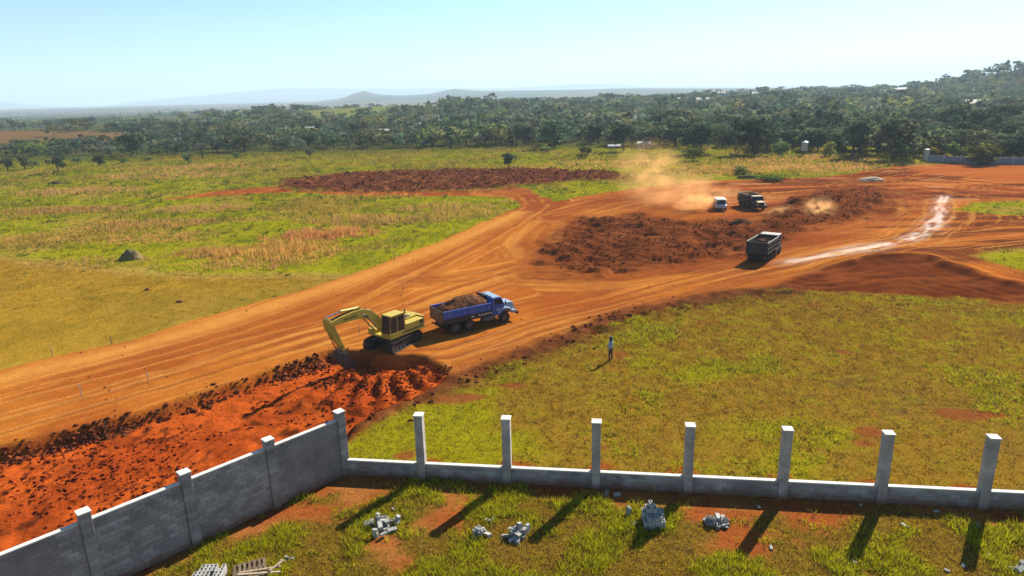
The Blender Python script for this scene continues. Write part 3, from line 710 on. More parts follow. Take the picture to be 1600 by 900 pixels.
def build_clods():
    sm = soil_mat()
    def make(name, n, box, wfun, r0, r1, cols, label, power=3.0):
        x, y = scatter(n, *box); M = masks(x, y); k = RNG.uniform(0, 1, len(x)) < wfun(x, y, M); x, y = x[k], y[k]
        M = masks(x, y); z = height(x, y, M)
        r = r0 + (r1 - r0) * RNG.uniform(0, 1, len(x)) ** power
        c = np.array(cols)[RNG.integers(0, len(cols), len(x))] * RNG.uniform(.75, 1.2, (len(x), 1))
        lumps(name, x, y, z + r * .15, r, c, label, 'soil', sm)
    red = [(.46, .07, .015), (.38, .055, .014), (.24, .045, .014)]
    dark = [(.30, .085, .03), (.36, .105, .036), (.24, .07, .026), (.34, .12, .04)]
    make('red_soil_clods', 30000, (-32, -2, 21, 47), lambda x, y, M: M['pit'] * np.clip(.45 + fbm(x, y, 3, 3, 401), .08, 1) * .9, .02, .13, red, 'small red clods strewn over the dug earth', 4)
    make('bank_clods', 16000, (-34, 16, 30, 66), lambda x, y, M: np.clip(M['scarp'] * .55 + M['berm'] * .4, 0, 1), .04, .20, dark + red[2:], 'dark clods lying along the broken edges of the dig', 2.5)
    E_ = np.array([(-32.66, 30.87), (-28.35, 33.91), (-25.91, 35.63), (-23.79, 37.12), (-21.74, 39.20), (-19.48, 41.48), (-16.97, 44.02), (-14.94, 46.27), (-13.65, 47.59)]); L_ = np.r_[0, np.cumsum(np.hypot(*np.diff(E_, axis=0).T))]
    q = RNG.uniform(0, L_[-1], 3000); x = np.interp(q, L_, E_[:, 0]) + RNG.normal(0, .28, 3000); y = np.interp(q, L_, E_[:, 1]) - .25 + RNG.normal(0, .28, 3000)
    k = RNG.uniform(0, 1, 3000) < np.clip(.24 + .32 * vnoise(q * .55, q * 0, 12) + .2 * vnoise(q * 2.1, q * 0, 13), .06, 1); x, y = x[k], y[k]; r = .03 + .15 * RNG.uniform(0, 1, len(x)) ** 2.2
    lumps('cut_edge_clods', x, y, height(x, y) + r * .25, r, np.array([(.24, .07, .03), (.30, .085, .034), (.17, .055, .03), (.40, .095, .03)])[RNG.integers(0, 4, len(x))] * RNG.uniform(.7, 1.2, (len(x), 1)), 'dark broken clods along the cut between road and dig', 'soil', sm)
    make('tilled_clods', 30000, (0, 68, 62, 125), lambda x, y, M: M['tilled'] ** 3 * .8, .03, .17, dark, 'dark red clods over the tilled ground', 3)
    make('strip_clods', 20000, (-55, 35, 120, 178), lambda x, y, M: M['strip'] ** 3 * .9, .06, .28, dark, 'dark clods on the ploughed strip', 2.2)
    make('road_grit', 9000, (-60, 60, 36, 110), lambda x, y, M: M['dirt'] * (1 - M['pit']) * (1 - M['tilled']) * np.clip(.15 + fbm(x, y, 5, 3, 411), 0, 1), .02, .10, [(.45, .16, .045), (.36, .11, .035), (.5, .2, .08)], 'loose grit and small clods on the dirt road', 4)
    x, y = scatter(2400, -14, -4, 39.5, 46.5); d0 = np.hypot(x + 9.6, y - 46.6); ang = np.arctan2(y - 46.6, x + 9.6)
    k = (d0 > 3.2) & (d0 < 6.0) & (ang > -2.5) & (ang < -.45) & (RNG.uniform(0, 1, len(x)) < .8); x, y = x[k], y[k]
    r = .03 + .11 * RNG.uniform(0, 1, len(x)) ** 2.5
    lumps('spoil_clods', x, y, height(x, y) + r * .2, r, np.array(red + dark)[RNG.integers(0, 5, len(x))] * RNG.uniform(.6, 1.2, (len(x), 1)), 'fresh clods heaped in front of the excavator tracks', 'soil', sm)
build_grass()
build_clods()

# ------------------------------------------------------------------ block walls
M_BLOCK = mat('concrete_block', (.50, .445, .42), .9, noise=.16, scale=9, obj_rand=.22, bump=.4, spec=.2, splash=True)
M_MORTAR = mat('mortar', (.40, .36, .34), .95, noise=.2, scale=12, spec=.1, splash=True)
M_SUNLIT_CONCRETE = mat('sunlit_concrete', (.95, .90, .80), .85, noise=.14, scale=5, bump=.25, spec=.2)  # wall and pillar tops: concrete whitened to carry the sunlight on them
M_COLUMN = mat('column_concrete', (.62, .55, .50), .9, noise=.2, scale=3, bump=.4, spec=.2, splash=True)
M_FOOT = mat('foundation', (.10, .09, .085), .95, noise=.3, scale=4)

def chamfer_box(name, d, c=.008):
    me = bpy.data.meshes.new(name); bm = bmesh.new()
    bmesh.ops.create_cube(bm, size=1.0)
    for v in bm.verts: v.co = Vector((v.co.x * d[0], v.co.y * d[1], v.co.z * d[2]))
    bmesh.ops.bevel(bm, geom=list(bm.edges), offset=c, segments=1, affect='EDGES')
    bm.to_mesh(me); bm.free(); return me

BL, BH, BT = .40, .20, .19
ME_BLOCK = chamfer_box('block', (BL - .008, BT, BH - .008)); ME_BLOCK.materials.append(M_BLOCK)
ME_HALF = chamfer_box('half_block', (BL / 2 - .008, BT, BH - .008)); ME_HALF.materials.append(M_BLOCK)
ME_PIL = chamfer_box('pillar_block', (.40, .40, BH - .008)); ME_PIL.materials.append(M_BLOCK)

def block_panel(s0, s1, nc):
    """block centres (s, z, half) for a running bond from s0 to s1"""
    res = []
    n = int(round((s1 - s0) / BL)); w = (s1 - s0) / n
    for k in range(nc):
        z = BH * (k + .5)
        if k % 2 == 0: res += [(s0 + w * (i + .5), z, False) for i in range(n)]
        else:
            res += [(s0 + w * .25, z, True)] + [(s0 + w * (i + 1), z, False) for i in range(n - 1)] + [(s1 - w * .25, z, True)]
    return res

def build_wall(root, panels, nc, near):
    """blocks as parts (the ones nearest the camera), the rest as one mass; mortar core; coping"""
    allb = []
    for s0, s1 in panels: allb += block_panel(s0, s1, nc)
    allb.sort(key=near)
    for s, z, half in allb[:296]:
        o = bpy.data.objects.new('block', ME_HALF if half else ME_BLOCK); COL.objects.link(o); o.parent = root
        o.location = (s, random.uniform(-.003, .003), z)
    rest = allb[296:]
    if rest:
        mb = MB()
        for s, z, half in rest: mb.box((s, random.uniform(-.003, .003), z), ((BL / 2 if half else BL) - .012, BT, BH - .012))
        tag(mb.build('masonry', M_BLOCK, root), kind='stuff')
    for s0, s1 in panels:
        h = nc * BH
        MB().box(((s0 + s1) / 2, 0, h / 2 - .05), (s1 - s0 - .004, BT - .022, h - .004 + .1)).build('mortar_core', M_MORTAR, root)
        MB().box(((s0 + s1) / 2, 0, h + .03), (s1 - s0 - .012, BT + .03, .06)).build('coping', M_SUNLIT_CONCRETE, root, bevel=.008)

aL = math.atan2(WALL_L[1], WALL_L[0]); aR = math.atan2(WALL_R[1], WALL_R[0])
PIL_H = 3.40
wl = empty('block_wall', (WALL_C[0], WALL_C[1], 0), aL, 'high grey concrete block wall running from the corner to the lower left', 'wall')
panL = [(.2 + 3.68 * i, 3.48 + 3.68 * i) for i in range(5)]
build_wall(wl, panL, 15, lambda b: abs(b[0] - 7.6) + .0 * b[1])
for i in range(6):
    p = empty('pillar', (3.68 * i, 0, 0)); p.parent = wl
    for k in range(17):
        o = bpy.data.objects.new('block', ME_PIL); COL.objects.link(o); o.parent = p
        o.location = (random.uniform(-.003, .003), .0 + random.uniform(-.003, .003), BH * (k + .5)); o.rotation_euler = (0, 0, (k % 2) * math.pi / 2)
    MB().box((0, 0, 1.6), (.385, .385, 3.3)).build('mortar_core', M_MORTAR, p)
    MB().box((0, 0, PIL_H + .03), (.46, .46, .06)).build('cap', M_SUNLIT_CONCRETE, p, bevel=.01)

wr = empty('low_wall', (WALL_C[0], WALL_C[1], 0), aR, 'unfinished low grey block wall with a row of tall free standing pillars', 'wall')
PR = [0.0] + [3.98 + 4.215 * i for i in range(9)]
panR = [(a + .2, b - .2) for a, b in zip(PR[:-1], PR[1:])]
build_wall(wr, panR, 4, lambda b: abs(b[0] - 14.5))
for i in range(1, 10):
    p = MB().box((PR[i], 0, PIL_H / 2 - .1), (.40, .40, PIL_H + .2)).build('pillar', M_COLUMN, wr, bevel=.012)
    MB().box((PR[i], 0, PIL_H + .03), (.46, .46, .06)).build('cap', M_SUNLIT_CONCRETE, p, bevel=.01)
    for k in (1, 2, 3):
        MB().box((PR[i], 0, .85 * k), (.404, .404, .012)).build('pour_joint', M_MORTAR, p)

# ------------------------------------------------------------------ loose hollow blocks, pallets
M_PALE = mat('pale_block', (.54, .53, .48), .9, noise=.14, scale=9, obj_rand=.22, bump=.3, spec=.15)
def hollow_mesh(L=.39, W=.14, Hh=.19, t=.028):
    mb = MB(); xs = [-L / 2, 0, L / 2]
    for y in (-W / 2 + t / 2, W / 2 - t / 2): mb.box((0, y, 0), (L, t, Hh))
    for x in (-L / 2 + t / 2, 0, L / 2 - t / 2): mb.box((x, 0, 0), (t, W - 2 * t - .001, Hh - .004))
    return mb.mesh('hollow_block')
ME_HOLLOW = hollow_mesh(); ME_HOLLOW.materials.append(M_PALE)
ME_HOLLOW_GREY = hollow_mesh(); ME_HOLLOW_GREY.materials.append(mat('grey_block', (.62, .60, .58), .9, noise=.15, scale=9, obj_rand=.2, bump=.3, spec=.15))
ME_SHARD = MB().hexa([(-.17, -.07, -.03), (.14, -.08, -.03), (.17, .06, -.03), (-.12, .08, -.03), (-.15, -.06, .03), (.12, -.07, .028), (.15, .05, .03), (-.1, .06, .034)]).mesh('block_shard'); ME_SHARD.materials.append(M_PALE)

def loose(loc, rot, label, group, me=None, name='hollow_block', sc=1.0, dark=False):
    o = bpy.data.objects.new(name, me or (ME_HOLLOW_GREY if dark else ME_HOLLOW)); COL.objects.link(o)
    o.location = loc; o.rotation_euler = rot; o.scale = (sc, sc, sc)
    return tag(o, label, 'concrete block' if name == 'hollow_block' else 'rubble', group)

def heap(cx, cy, n, r, lab, group, seed, up=.6, layers=2):
    rg = random.Random(seed)
    for i in range(n):
        a = rg.uniform(0, 6.28); q = r * math.sqrt(rg.uniform(0, 1)); lay = 0 if i < n * .62 else 1
        k = rg.choice((0, 1, 1, 2))
        rot = (rg.uniform(-.25, .25) + (math.pi / 2 if k == 1 else 0), rg.uniform(-.25, .25) + (math.pi / 2 if k == 2 else 0), rg.uniform(0, 6.28))
        hz = (.095, .07, .195)[k]
        broken = rg.random() < .3
        if broken: loose((cx + q * math.cos(a), cy + q * math.sin(a) * .8, .04 + lay * .14), (rg.uniform(-.5, .5), rg.uniform(-.5, .5), rot[2]), 'broken piece of pale concrete block in the ' + lab, group, ME_SHARD, 'block_shard', rg.uniform(.8, 1.4))
        else: loose((cx + q * math.cos(a) * (1 - .5 * lay), cy + q * math.sin(a) * .8 * (1 - .5 * lay), hz + lay * .17), rot, 'pale hollow concrete block tumbled in the ' + lab, group)

(h1,), (h2,), (h3,), (h4,), (h5,) = [(-5.91, 25.79)], [(-1.65, 25.08)], [(-0.05, 24.97)], [(8.49, 25.52)], [(19.28, 22.22)]
heap(h1[0], h1[1], 22, .85, 'large heap nearest the wall corner', 'blocks of the heap nearest the wall corner', 3)
heap(h2[0], h2[1], 9, .36, 'small flat heap left of the darker heap', 'blocks of the small flat heap', 5)
heap(h3[0], h3[1], 20, .62, 'heap touching the second pillar shadow', 'blocks of the heap at the second pillar shadow', 8)
heap(h4[0], h4[1], 11, .5, 'heap right of the upright stack', 'blocks of the heap right of the upright stack', 9)
heap(h5[0], h5[1], 7, .5, 'heap at the right edge of the yard', 'blocks of the heap at the right edge', 12)
# the stack of blocks standing on end
(st,) = [(5.86, 25.35)]
for row, hs in enumerate(((2, 3, 3, 3, 3, 2), (3, 4, 5, 4, 3, 3))):
    for i, hh in enumerate(hs):
        for lv in range(hh):
            loose((st[0] - .40 + .152 * i + random.uniform(-.006, .006), st[1] + .40 * row + random.uniform(-.03, .03), .095 + .192 * lv), (0, 0, math.pi / 2 + random.uniform(-.04, .04)), 'grey hollow concrete block in the tight upright stack beside a pillar shadow', 'blocks of the upright stack', dark=True)
for i, (px, lab) in enumerate(zip([(4.89, 26.23), (4.96, 25.66), (5.05, 25.57), (10.27, 23.76), (16.38, 25.01), (19.42, 24.88), (18.60, 23.00), (-1.10, 26.19), (-1.32, 26.11), (-5.62, 27.11), (-9.48, 23.92), (-9.58, 23.72), (-9.27, 23.83), (4.16, 27.91), (4.62, 27.79), (15.31, 26.56), (18.28, 25.94), (16.42, 22.14), (17.21, 22.40), (13.19, 22.82), (10.76, 26.60)], (
        'pale block sliver leaning upright in the grass between two pillar shadows', 'pale block fragment lying flat beside the leaning sliver', 'small pale chip beside the leaning sliver', 'pale chip lying left of the fifth pillar shadow', 'pale block piece near the wall shadow, sixth bay', 'white chip beside the last pillar shadow', 'pale rubble at the tip of the last pillar shadow', 'single pale chip up right of the small flat heap', 'second pale chip up right of the small flat heap', 'lone pale chip between the corner and the first heap', 'pale chip above the timber pallets', 'pale chip left of the one above the pallets', 'pale chip right of the one above the pallets', 'grey block lying in the wall shadow', 'grey block standing in the wall shadow', 'grey chip in the wall shadow near the sixth pillar', 'grey chip in the wall shadow near the seventh pillar', 'pale flat slab at the bottom edge of the yard', 'pale flat chip beside the slab at the bottom edge', 'pale chip below the sixth pillar shadow', 'grey chip in the wall shadow near the fifth pillar'))):
    w = (i in (13, 14))
    tall = i == 0
    loose((px[0], px[1], .22 if tall else .09 if w else .05), (random.uniform(-.3, .3), 1.4 if tall else random.uniform(-.3, .3), random.uniform(0, 6)), lab, None, ME_HOLLOW if w else ME_SHARD, 'hollow_block' if w else 'block_shard', 1.5 if tall else random.uniform(.7, 1.1))
# blocks stacked on the yard at the bottom edge, cores up
(b0,) = [(-12.62, 22.96)]
for r in range(4):
    for i in range(7):
        for lv in range(2 if (i + r) % 5 else 1):
            if i == 3 and r > 1: continue
            loose((b0[0] + .16 * i + .02 * r, b0[1] - .40 * r - .16 * i * .0, .097 + .195 * lv), (0, 0, math.pi / 2 + random.uniform(-.03, .03)), 'pale hollow block standing with open cores upward in the neat stack by the pallets', 'blocks of the neat stack by the pallets')
M_TIMBER = mat('weathered_timber', (.24, .17, .11), .9, noise=.35, scale=8, obj_rand=.25, bump=.3, spec=.1)
M_TIMBER2 = mat('new_timber', (.55, .42, .28), .85, noise=.25, scale=8, obj_rand=.2, spec=.1)
(pl,) = [(-10.61, 22.99)]
for lv in range(3):
    t = empty('pallet', (pl[0] + .05 * lv, pl[1] - .3 + .04 * lv, .0 + .145 * lv), .32 + .05 * lv, ('worn brown timber pallet at the bottom of the pallet stack', 'worn brown timber pallet in the middle of the pallet stack', 'worn brown timber pallet on top of the pallet stack')[lv], 'pallet', 'stacked pallets')
    for y in (-.5, 0, .5): MB().box((0, y, .04), (1.2, .1, .08)).build('bearer', M_TIMBER, t)
    for i in range(7): MB().box((-.55 + .183 * i, 0, .092), (.1, 1.1, .022)).build('slat', M_TIMBER, t)
for i, (dx, dy, rz, ln) in enumerate(((.55, -.35, .25, 1.5), (.6, -.62, .1, 1.6), (1.15, -.25, 1.1, .7), (.5, -.9, .32, 1.3))):
    o = MB().box((0, 0, 0), (ln, .09, .045)).build('timber_batten', M_TIMBER2, bevel=.004)
    o.location = (pl[0] + dx, pl[1] + dy, .47 + .046 * i - (.4 if i == 3 else 0)); o.rotation_euler = (0, .02, rz)
    tag(o, ('pale timber batten lying uppermost across the pallets', 'pale timber batten lying lower across the pallets', 'short pale batten joining the two across the pallets', 'pale timber batten lying on the ground before the pallets')[i], 'timber')

# ------------------------------------------------------------------ survey stakes along the road
M_STAKE = mat('stake_timber', (.58, .44, .30), .85, noise=.2, scale=20, obj_rand=.15, spec=.1)
M_RIBBON = mat('ribbon', (.72, .66, .58), .7, noise=.05)
stakes = list(zip([(-34.56, 48.11), (-31.47, 50.49), (-27.79, 40.49), (-24.60, 42.63), (-24.12, 36.57), (-19.57, 68.59), (-15.20, 73.62), (-13.55, 77.12), (-11.04, 83.39), (-9.57, 87.10), (-7.80, 91.11), (-3.41, 101.84), (-10.45, 63.00), (-12.25, 51.59)], (
    'first survey stake at the left on the mown field edge', 'second survey stake along the mown field edge', 'short survey stake standing on the road at the far left', 'thin short stake on the road right of another', 'dark stake standing on the rim of the dig at the left', 'survey stake where the mown field ends at the road', 'survey stake on the meadow edge, left of a close row', 'survey stake on the meadow edge, start of the close row', 'survey stake on the meadow edge by the bright grass', 'survey stake on the meadow edge, past the bright grass', 'survey stake on the upper meadow edge', 'last survey stake on the upper meadow edge', 'thin stake on the road above the blue truck', 'thin dark stake on the road behind the excavator boom')))
for (x, y), lab in stakes:
    h = random.uniform(.75, 1.0)
    t = empty('survey_stake', (x, y, zat(x, y) - .05), random.uniform(0, 3), lab, 'stake', 'survey stakes along the road')
    MB().hexa([(-.03, -.02, 0), (.03, -.02, 0), (.03, .02, 0), (-.03, .02, 0), (-.025, -.015, h), (.025, -.015, h), (.025, .015, h + .02), (-.025, .015, h + .02)]).build('post', M_TIMBER if 'dark' in lab else M_STAKE, t)
    if 'dark' not in lab: MB().box((0, 0, h - .12), (.066, .048, .1)).build('ribbon', M_RIBBON, t)

# ------------------------------------------------------------------ termite mounds and small heaps
SOIL = soil_mat()
def mound(x, y, rx, ry, h, col, label, name='termite_mound', cat='mound', seed=0):
    n, m = 22, 12
    V = []; 
    for j in range(m):
        f = j / (m - 1)
        for i in range(n):
            a = 2 * math.pi * i / n; r = (1 - f) ** .55 if f < 1 else 0
            V.append((math.cos(a) * rx * r, math.sin(a) * ry * r, h * f))
    V = np.array(V); k = fbm(V[:, 0] * 3 + seed, V[:, 1] * 3 + V[:, 2] * 2, 1.2, 3, seed) * .22 + 1
    V[:, :2] *= k[:, None]; V[:, 2] = V[:, 2] * (1 + .2 * (k - 1)) - .06
    F = [(j * n + i, j * n + (i + 1) % n, (j + 1) * n + (i + 1) % n, (j + 1) * n + i) for j in range(m - 1) for i in range(n)]
    me = np_mesh(name, V, F, smooth=True)
    add_col(me, 'alb', np.tile(np.array(col), (len(V), 1))); add_float(me, 'wet', np.zeros(len(V))); add_float(me, 'grit', np.full(len(V), .6))
    o = mesh_obj(name, me, SOIL); o.location = (x, y, zat(x, y)); return tag(o, label, cat)
(q,) = [(-46.07, 80.96)]; mound(*q, 1.5, 1.1, 1.35, (.36, .28, .12), 'grey brown termite mound at the edge of the meadow', seed=1)
(q,) = [(-36.80, 66.52)]; mound(*q, .42, .3, .28, (.30, .11, .05), 'small red earth heap on the mown field, the left one', 'earth_heap', 'heap', 2)
(q,) = [(-31.35, 61.84)]; mound(*q, .45, .3, .25, (.27, .10, .05), 'small red earth heap on the mown field, the right one', 'earth_heap', 'heap', 3)
(q,) = [(71.54, 135.06)]; mound(*q, 2.7, 1.8, .8, (.95, .70, .5), 'pale dome of dumped soil beside the far track', 'earth_heap', 'heap', 4)
(q,) = [(31.58, 92.36)]; mound(*q, 1.5, .9, .6, (.24, .12, .06), 'dark heap of rooty soil on the tilled ground', 'earth_heap', 'heap', 5)
(q,) = [(50.28, 143.92)]; mound(*q, 3.0, 1.6, .8, (.14, .17, .06), 'low dark green brush heap at the far dirt edge', 'brush_heap', 'heap', 6)
(q,) = [(-108.90, 164.82)]; mound(*q, 2.2, 1.2, .8, (.12, .10, .045), 'low dark mound in the left meadow', seed=7)

# ------------------------------------------------------------------ vehicles
M_RUBBER = mat('tyre_rubber', (.022, .02, .019), .9, noise=.3, scale=5, dust=.35, dust_col=(.20, .09, .045))
M_RIM = mat('rim_steel', (.16, .13, .11), .7, metal=.3, noise=.3, dust=.5)
M_CHASSIS = mat('chassis_black', (.02, .019, .019), .75, noise=.3, dust=.45, dust_col=(.20, .09, .045))
M_GLASS = mat('dark_glass', (.03, .045, .05), .12, noise=.05, spec=.35)
M_BLUE = mat('blue_paint', (.015, .13, .62), .42, noise=.15, scale=3, dust=.16)
M_SUNLIT_BLUE = mat('sunlit_blue_paint', (.40, .55, .70), .35, noise=.1, dust=.1)  # the truck's blue, lightened for sunlight on roof, hood and fenders
M_WHITE = mat('white_paint', (.72, .71, .68), .4, noise=.08, dust=.12)
M_CREAM = mat('cream_paint', (.85, .42, .14), .5, noise=.15, dust=.25)
M_RED = mat('red_paint', (.45, .03, .02), .4, noise=.1, dust=.1)
M_GREY = mat('grey_steel', (.055, .053, .052), .65, metal=.2, noise=.3, scale=3, dust=.22, dust_col=(.20, .10, .055))
M_GREY2 = mat('worn_steel', (.17, .16, .15), .6, metal=.3, noise=.3, scale=5, dust=.3, dust_col=(.25, .12, .06))
M_RUSTY = mat('dusty_tailgate', (.27, .14, .07), .85, noise=.35, scale=3, dust=.6, dust_col=(.42, .2, .09))
M_YELLOW = mat('yellow_paint', (.80, .62, .05), .5, noise=.18, scale=3, dust=.30)
M_CHROME = mat('cylinder_rod', (.55, .52, .48), .25, metal=.9, noise=.1)
M_LAMP = mat('lamp_glass', (.6, .55, .45), .15, noise=.05, spec=.6)
M_DARKTEXT = mat('dark_decal', (.10, .085, .03), .6, noise=.05)

def wheel(t, x, y, r, w, name='wheel', dual=False):
    e = empty(name, (x, y, r)); e.parent = t
    mb = MB()
    prof = [(-w / 2, r * .56), (-w / 2, r * .9), (-w / 2 + .05, r), (w / 2 - .05, r), (w / 2, r * .9), (w / 2, r * .56)]
    n = 24; vs = []; fs = []
    for i in range(n):
        a = 2 * math.pi * i / n
        for yy, rr in prof: vs.append((math.cos(a) * rr, yy, math.sin(a) * rr))
    k = len(prof)
    for i in range(n):
        for j in range(k - 1): fs.append((i * k + j, i * k + j + 1, ((i + 1) % n) * k + j + 1, ((i + 1) % n) * k + j))
    mb.add(vs, fs)
    for i in range(n):                                    # tread lugs
        a = 2 * math.pi * i / n
        mb.box((math.cos(a) * r, 0, math.sin(a) * r), (.03, w * .92, .05), Matrix.Rotation(-a, 3, 'Y'))
    mb.build('tyre', M_RUBBER, e)
    rm = MB(); rm.tube((0, -w / 2 + .07, 0), (0, w / 2 - .07, 0), r * .58, n=18); rm.tube((0, -w / 2 + .02, 0), (0, w / 2 - .02, 0), r * .22, n=10)
    for i in range(8):
        a = i * math.pi / 4; rm.tube((math.cos(a) * r * .4, -w / 2 + .05, math.sin(a) * r * .4), (math.cos(a) * r * .4, w / 2 - .05, math.sin(a) * r * .4), .025, n=5)
    rm.build('rim', M_RIM, e)
    return e

def soil_load(t, x0, x1, hw, z0, zmax, seed, col):
    nx, ny = 44, 26
    xs = np.linspace(x0, x1, nx); yy = np.linspace(-hw, hw, ny); X, Y = np.meshgrid(xs, yy, indexing='ij')
    cx = (x0 + x1) / 2
    prof = np.clip(1 - (np.abs(Y) / hw) ** 2.2, 0, 1) * np.clip(1 - (np.abs(X - cx - .25) / ((x1 - x0) * .56)) ** 2.4, 0, 1)
    Z = z0 + (zmax - z0) * prof + fbm(X + seed * 5, Y, .5, 4, seed) * .11 + fbm(X, Y + seed, 1.4, 2, seed + 3) * .1
    V = np.stack([X.ravel(), Y.ravel(), Z.ravel()], -1); idx = np.arange(nx * ny).reshape(nx, ny)
    F = np.stack([idx[:-1, :-1], idx[1:, :-1], idx[1:, 1:], idx[:-1, 1:]], -1).reshape(-1, 4)
    me = np_mesh('soil_load', V, F, smooth=False)
    n2 = fbm(V[:, 0], V[:, 1], .4, 3, seed + 9); c = mixc(np.tile(np.array(col), (len(V), 1)), (.33, .15, .075), sstep(0, .6, n2))
    add_col(me, 'alb', c); add_float(me, 'wet', np.zeros(len(V))); add_float(me, 'grit', np.full(len(V), .9))
    o = mesh_obj('soil_load', me, SOIL); o['label'] = 'heaped brown soil filling the dump body'
    return o

def dump_truck(name, loc, rz, label, cabm, hoodm, bodym, gatem, stripem=None, ribs=7, load=None, cabover=False, extra=True, body_h=1.0, tip=0.0):
    t = empty(name, loc, rz, label, 'truck')
    W = 1.2
    f = MB()
    for s in (-1, 1): f.box((0, s * .42, .82), (7.0, .12, .22))
    for x in (-3.3, -1.7, 0, 1.4, 3.0): f.box((x, 0, .82), (.14, .84, .16))
    for x in (-2.45, -1.15, 2.35): f.tube((x, -1.0, .5), (x, 1.0, .5), .09)
    f.build('chassis', M_CHASSIS, t)
    for s in (-1, 1):
        wheel(t, 2.35, s * 1.0, .5, .28, 'front_wheel')
        for x in (-2.45, -1.15): wheel(t, x, s * .92, .5, .54, 'rear_wheel')
    # dump body
    z0, z1 = 1.05, 1.05 + body_h
    x0, x1 = -3.55, .95
    b = MB(); b.box(((x0 + x1) / 2, 0, z0 + .04), (x1 - x0, 2 * W, .08))
    for s in (-1, 1): b.box(((x0 + x1) / 2, s * (W - .03), (z0 + z1) / 2 + .04), (x1 - x0 - .004, .06, z1 - z0 - .08))
    b.box((x1 - .03, 0, (z0 + z1) / 2 + .1), (.06, 2 * W - .124, z1 - z0 + .12))
    body = b.build('dump_body', bodym, t, bevel=.01)
    for s in (-1, 1): MB().box(((x0 + x1) / 2, s * (W + .01), z1 + .03), (x1 - x0 + .02, .12, .08)).build('top_rail', stripem or bodym, body, bevel=.01)
    for s in (-1, 1):
        for i in range(ribs):
            x = x0 + .12 + (x1 - x0 - .24) * i / (ribs - 1)
            if stripem is None:
                MB().box((x, s * (W + .035), (z0 + z1) / 2), (.09, .07, z1 - z0 - .02)).build('side_rib', bodym, body)
            else:
                MB().box((x, s * (W + .062), z1 - .27), (.07, .012, .035)).build('reflector', M_WHITE, body)
        if stripem is not None:
            MB().box(((x0 + x1) / 2, s * (W + .028), z1 - .26), (x1 - x0 - .03, .054, .48)).build('side_board', stripem, body, bevel=.008)
            MB().box(((x0 + x1) / 2, s * (W + .02), z0 + .2), (x1 - x0 - .03, .038, .4)).build('shade_board', M_CHASSIS, body)  # black sheet standing in for shade on the lower body side
        else:
            for dz in (.12, .5, .86): MB().box(((x0 + x1) / 2, s * (W + .05), z0 + dz * body_h), (x1 - x0 - .06, .05, .05)).build('side_rail', M_GREY2, body)
    g = MB().box((x0 - .035, 0, (z0 + z1) / 2 + .02), (.06, 2 * W - .02, z1 - z0 + .02)).build('tailgate', gatem, t, bevel=.01)
    for y in (-1.05, -.55, 0, .55, 1.05): MB().box((x0 - .09, y, (z0 + z1) / 2), (.05, .08, z1 - z0 - .04)).build('gate_rib', gatem, g)
    MB().tube((x0 - .05, -W, z1 + .06), (x0 - .05, W, z1 + .06), .035).build('gate_hinge', M_GREY2, g)
    MB().box((x0 + .1, 0, .62), (.1, 2.2, .14)).build('rear_bar', M_CHASSIS, t, bevel=.01)
    for s in (-1, 1):
        MB().box((x0 - .0, s * .95, .66), (.06, .26, .12)).build('tail_light', M_RED, t)
        MB().box((-1.8, s * .92, 1.02), (2.7, .5, .03)).build('mudguard', M_CHASSIS, t)
        MB().box((-3.15, s * .92, .7), (.02, .5, .5)).build('mud_flap', M_RUBBER, t)
    MB().tube((.15, -.95, .72), (1.25, -.95, .72), .26, n=14).build('fuel_tank', M_GREY2 if extra else M_CHASSIS, t)
    MB().box((.7, .92, .72), (.9, .36, .42)).build('tool_box', M_CHASSIS, t, bevel=.02)
    # cab
    if cabover:
        pr = [(1.15, .75), (2.95, .75), (3.02, 1.5), (2.82, 2.45), (2.6, 2.55), (1.2, 2.55)]
        c = MB().prism(pr, -1.12, 1.12).build('cab', cabm, t, bevel=.05)
        MB().hexa([(3.02, -1.0, 1.56), (3.02, 1.0, 1.56), (3.0, 1.0, 1.56), (3.0, -1.0, 1.56), (2.855, -1.0, 2.36), (2.855, 1.0, 2.36), (2.82, 1.0, 2.36), (2.82, -1.0, 2.36)]).build('windscreen', M_GLASS, c)
        for s in (-1, 1):
            MB().box((2.1, s * 1.125, 1.98), (.95, .015, .62)).build('side_window', M_GLASS, c)
            MB().box((2.05, s * 1.123, 1.22), (1.1, .012, .75)).build('door', cabm, c, bevel=.004)
            MB().box((3.06, s * .85, .95), (.05, .3, .18)).build('headlight', M_LAMP, c)
            MB().box((2.85, s * 1.32, 2.0), (.06, .16, .4)).build('mirror', M_CHASSIS, c, bevel=.02)
        MB().box((3.05, 0, .72), (.16, 2.3, .26)).build('bumper', hoodm, c, bevel=.03)
        MB().box((3.03, 0, 1.25), (.04, 1.3, .3)).build('grille', M_CHASSIS, c)
    else:
        pr = [(1.15, .8), (2.35, .8), (2.4, 1.72), (2.12, 2.34), (1.98, 2.42), (1.22, 2.42), (1.12, 2.3)]
        c = MB().prism(pr, -1.05, 1.05).build('cab', cabm, t, bevel=.06)
        rf = MB().hexa([(1.2, -.96, 2.425), (2.02, -.96, 2.425), (2.02, .96, 2.425), (1.2, .96, 2.425), (1.28, -.85, 2.49), (1.92, -.85, 2.49), (1.92, .85, 2.49), (1.28, .85, 2.49)]).build('roof', hoodm, c, bevel=.02)
        MB().hexa([(2.41, -.92, 1.75), (2.41, .92, 1.75), (2.37, .92, 1.74), (2.37, -.92, 1.74), (2.145, -.88, 2.32), (2.145, .88, 2.32), (2.1, .88, 2.31), (2.1, -.88, 2.31)]).build('windscreen', M_GLASS, c)
        MB().box((1.115, 0, 1.98), (.02, 1.3, .4)).build('rear_window', M_GLASS, c)
        hp = [(2.38, .9), (3.5, .9), (3.62, 1.05), (3.6, 1.5), (3.45, 1.64), (2.38, 1.74)]
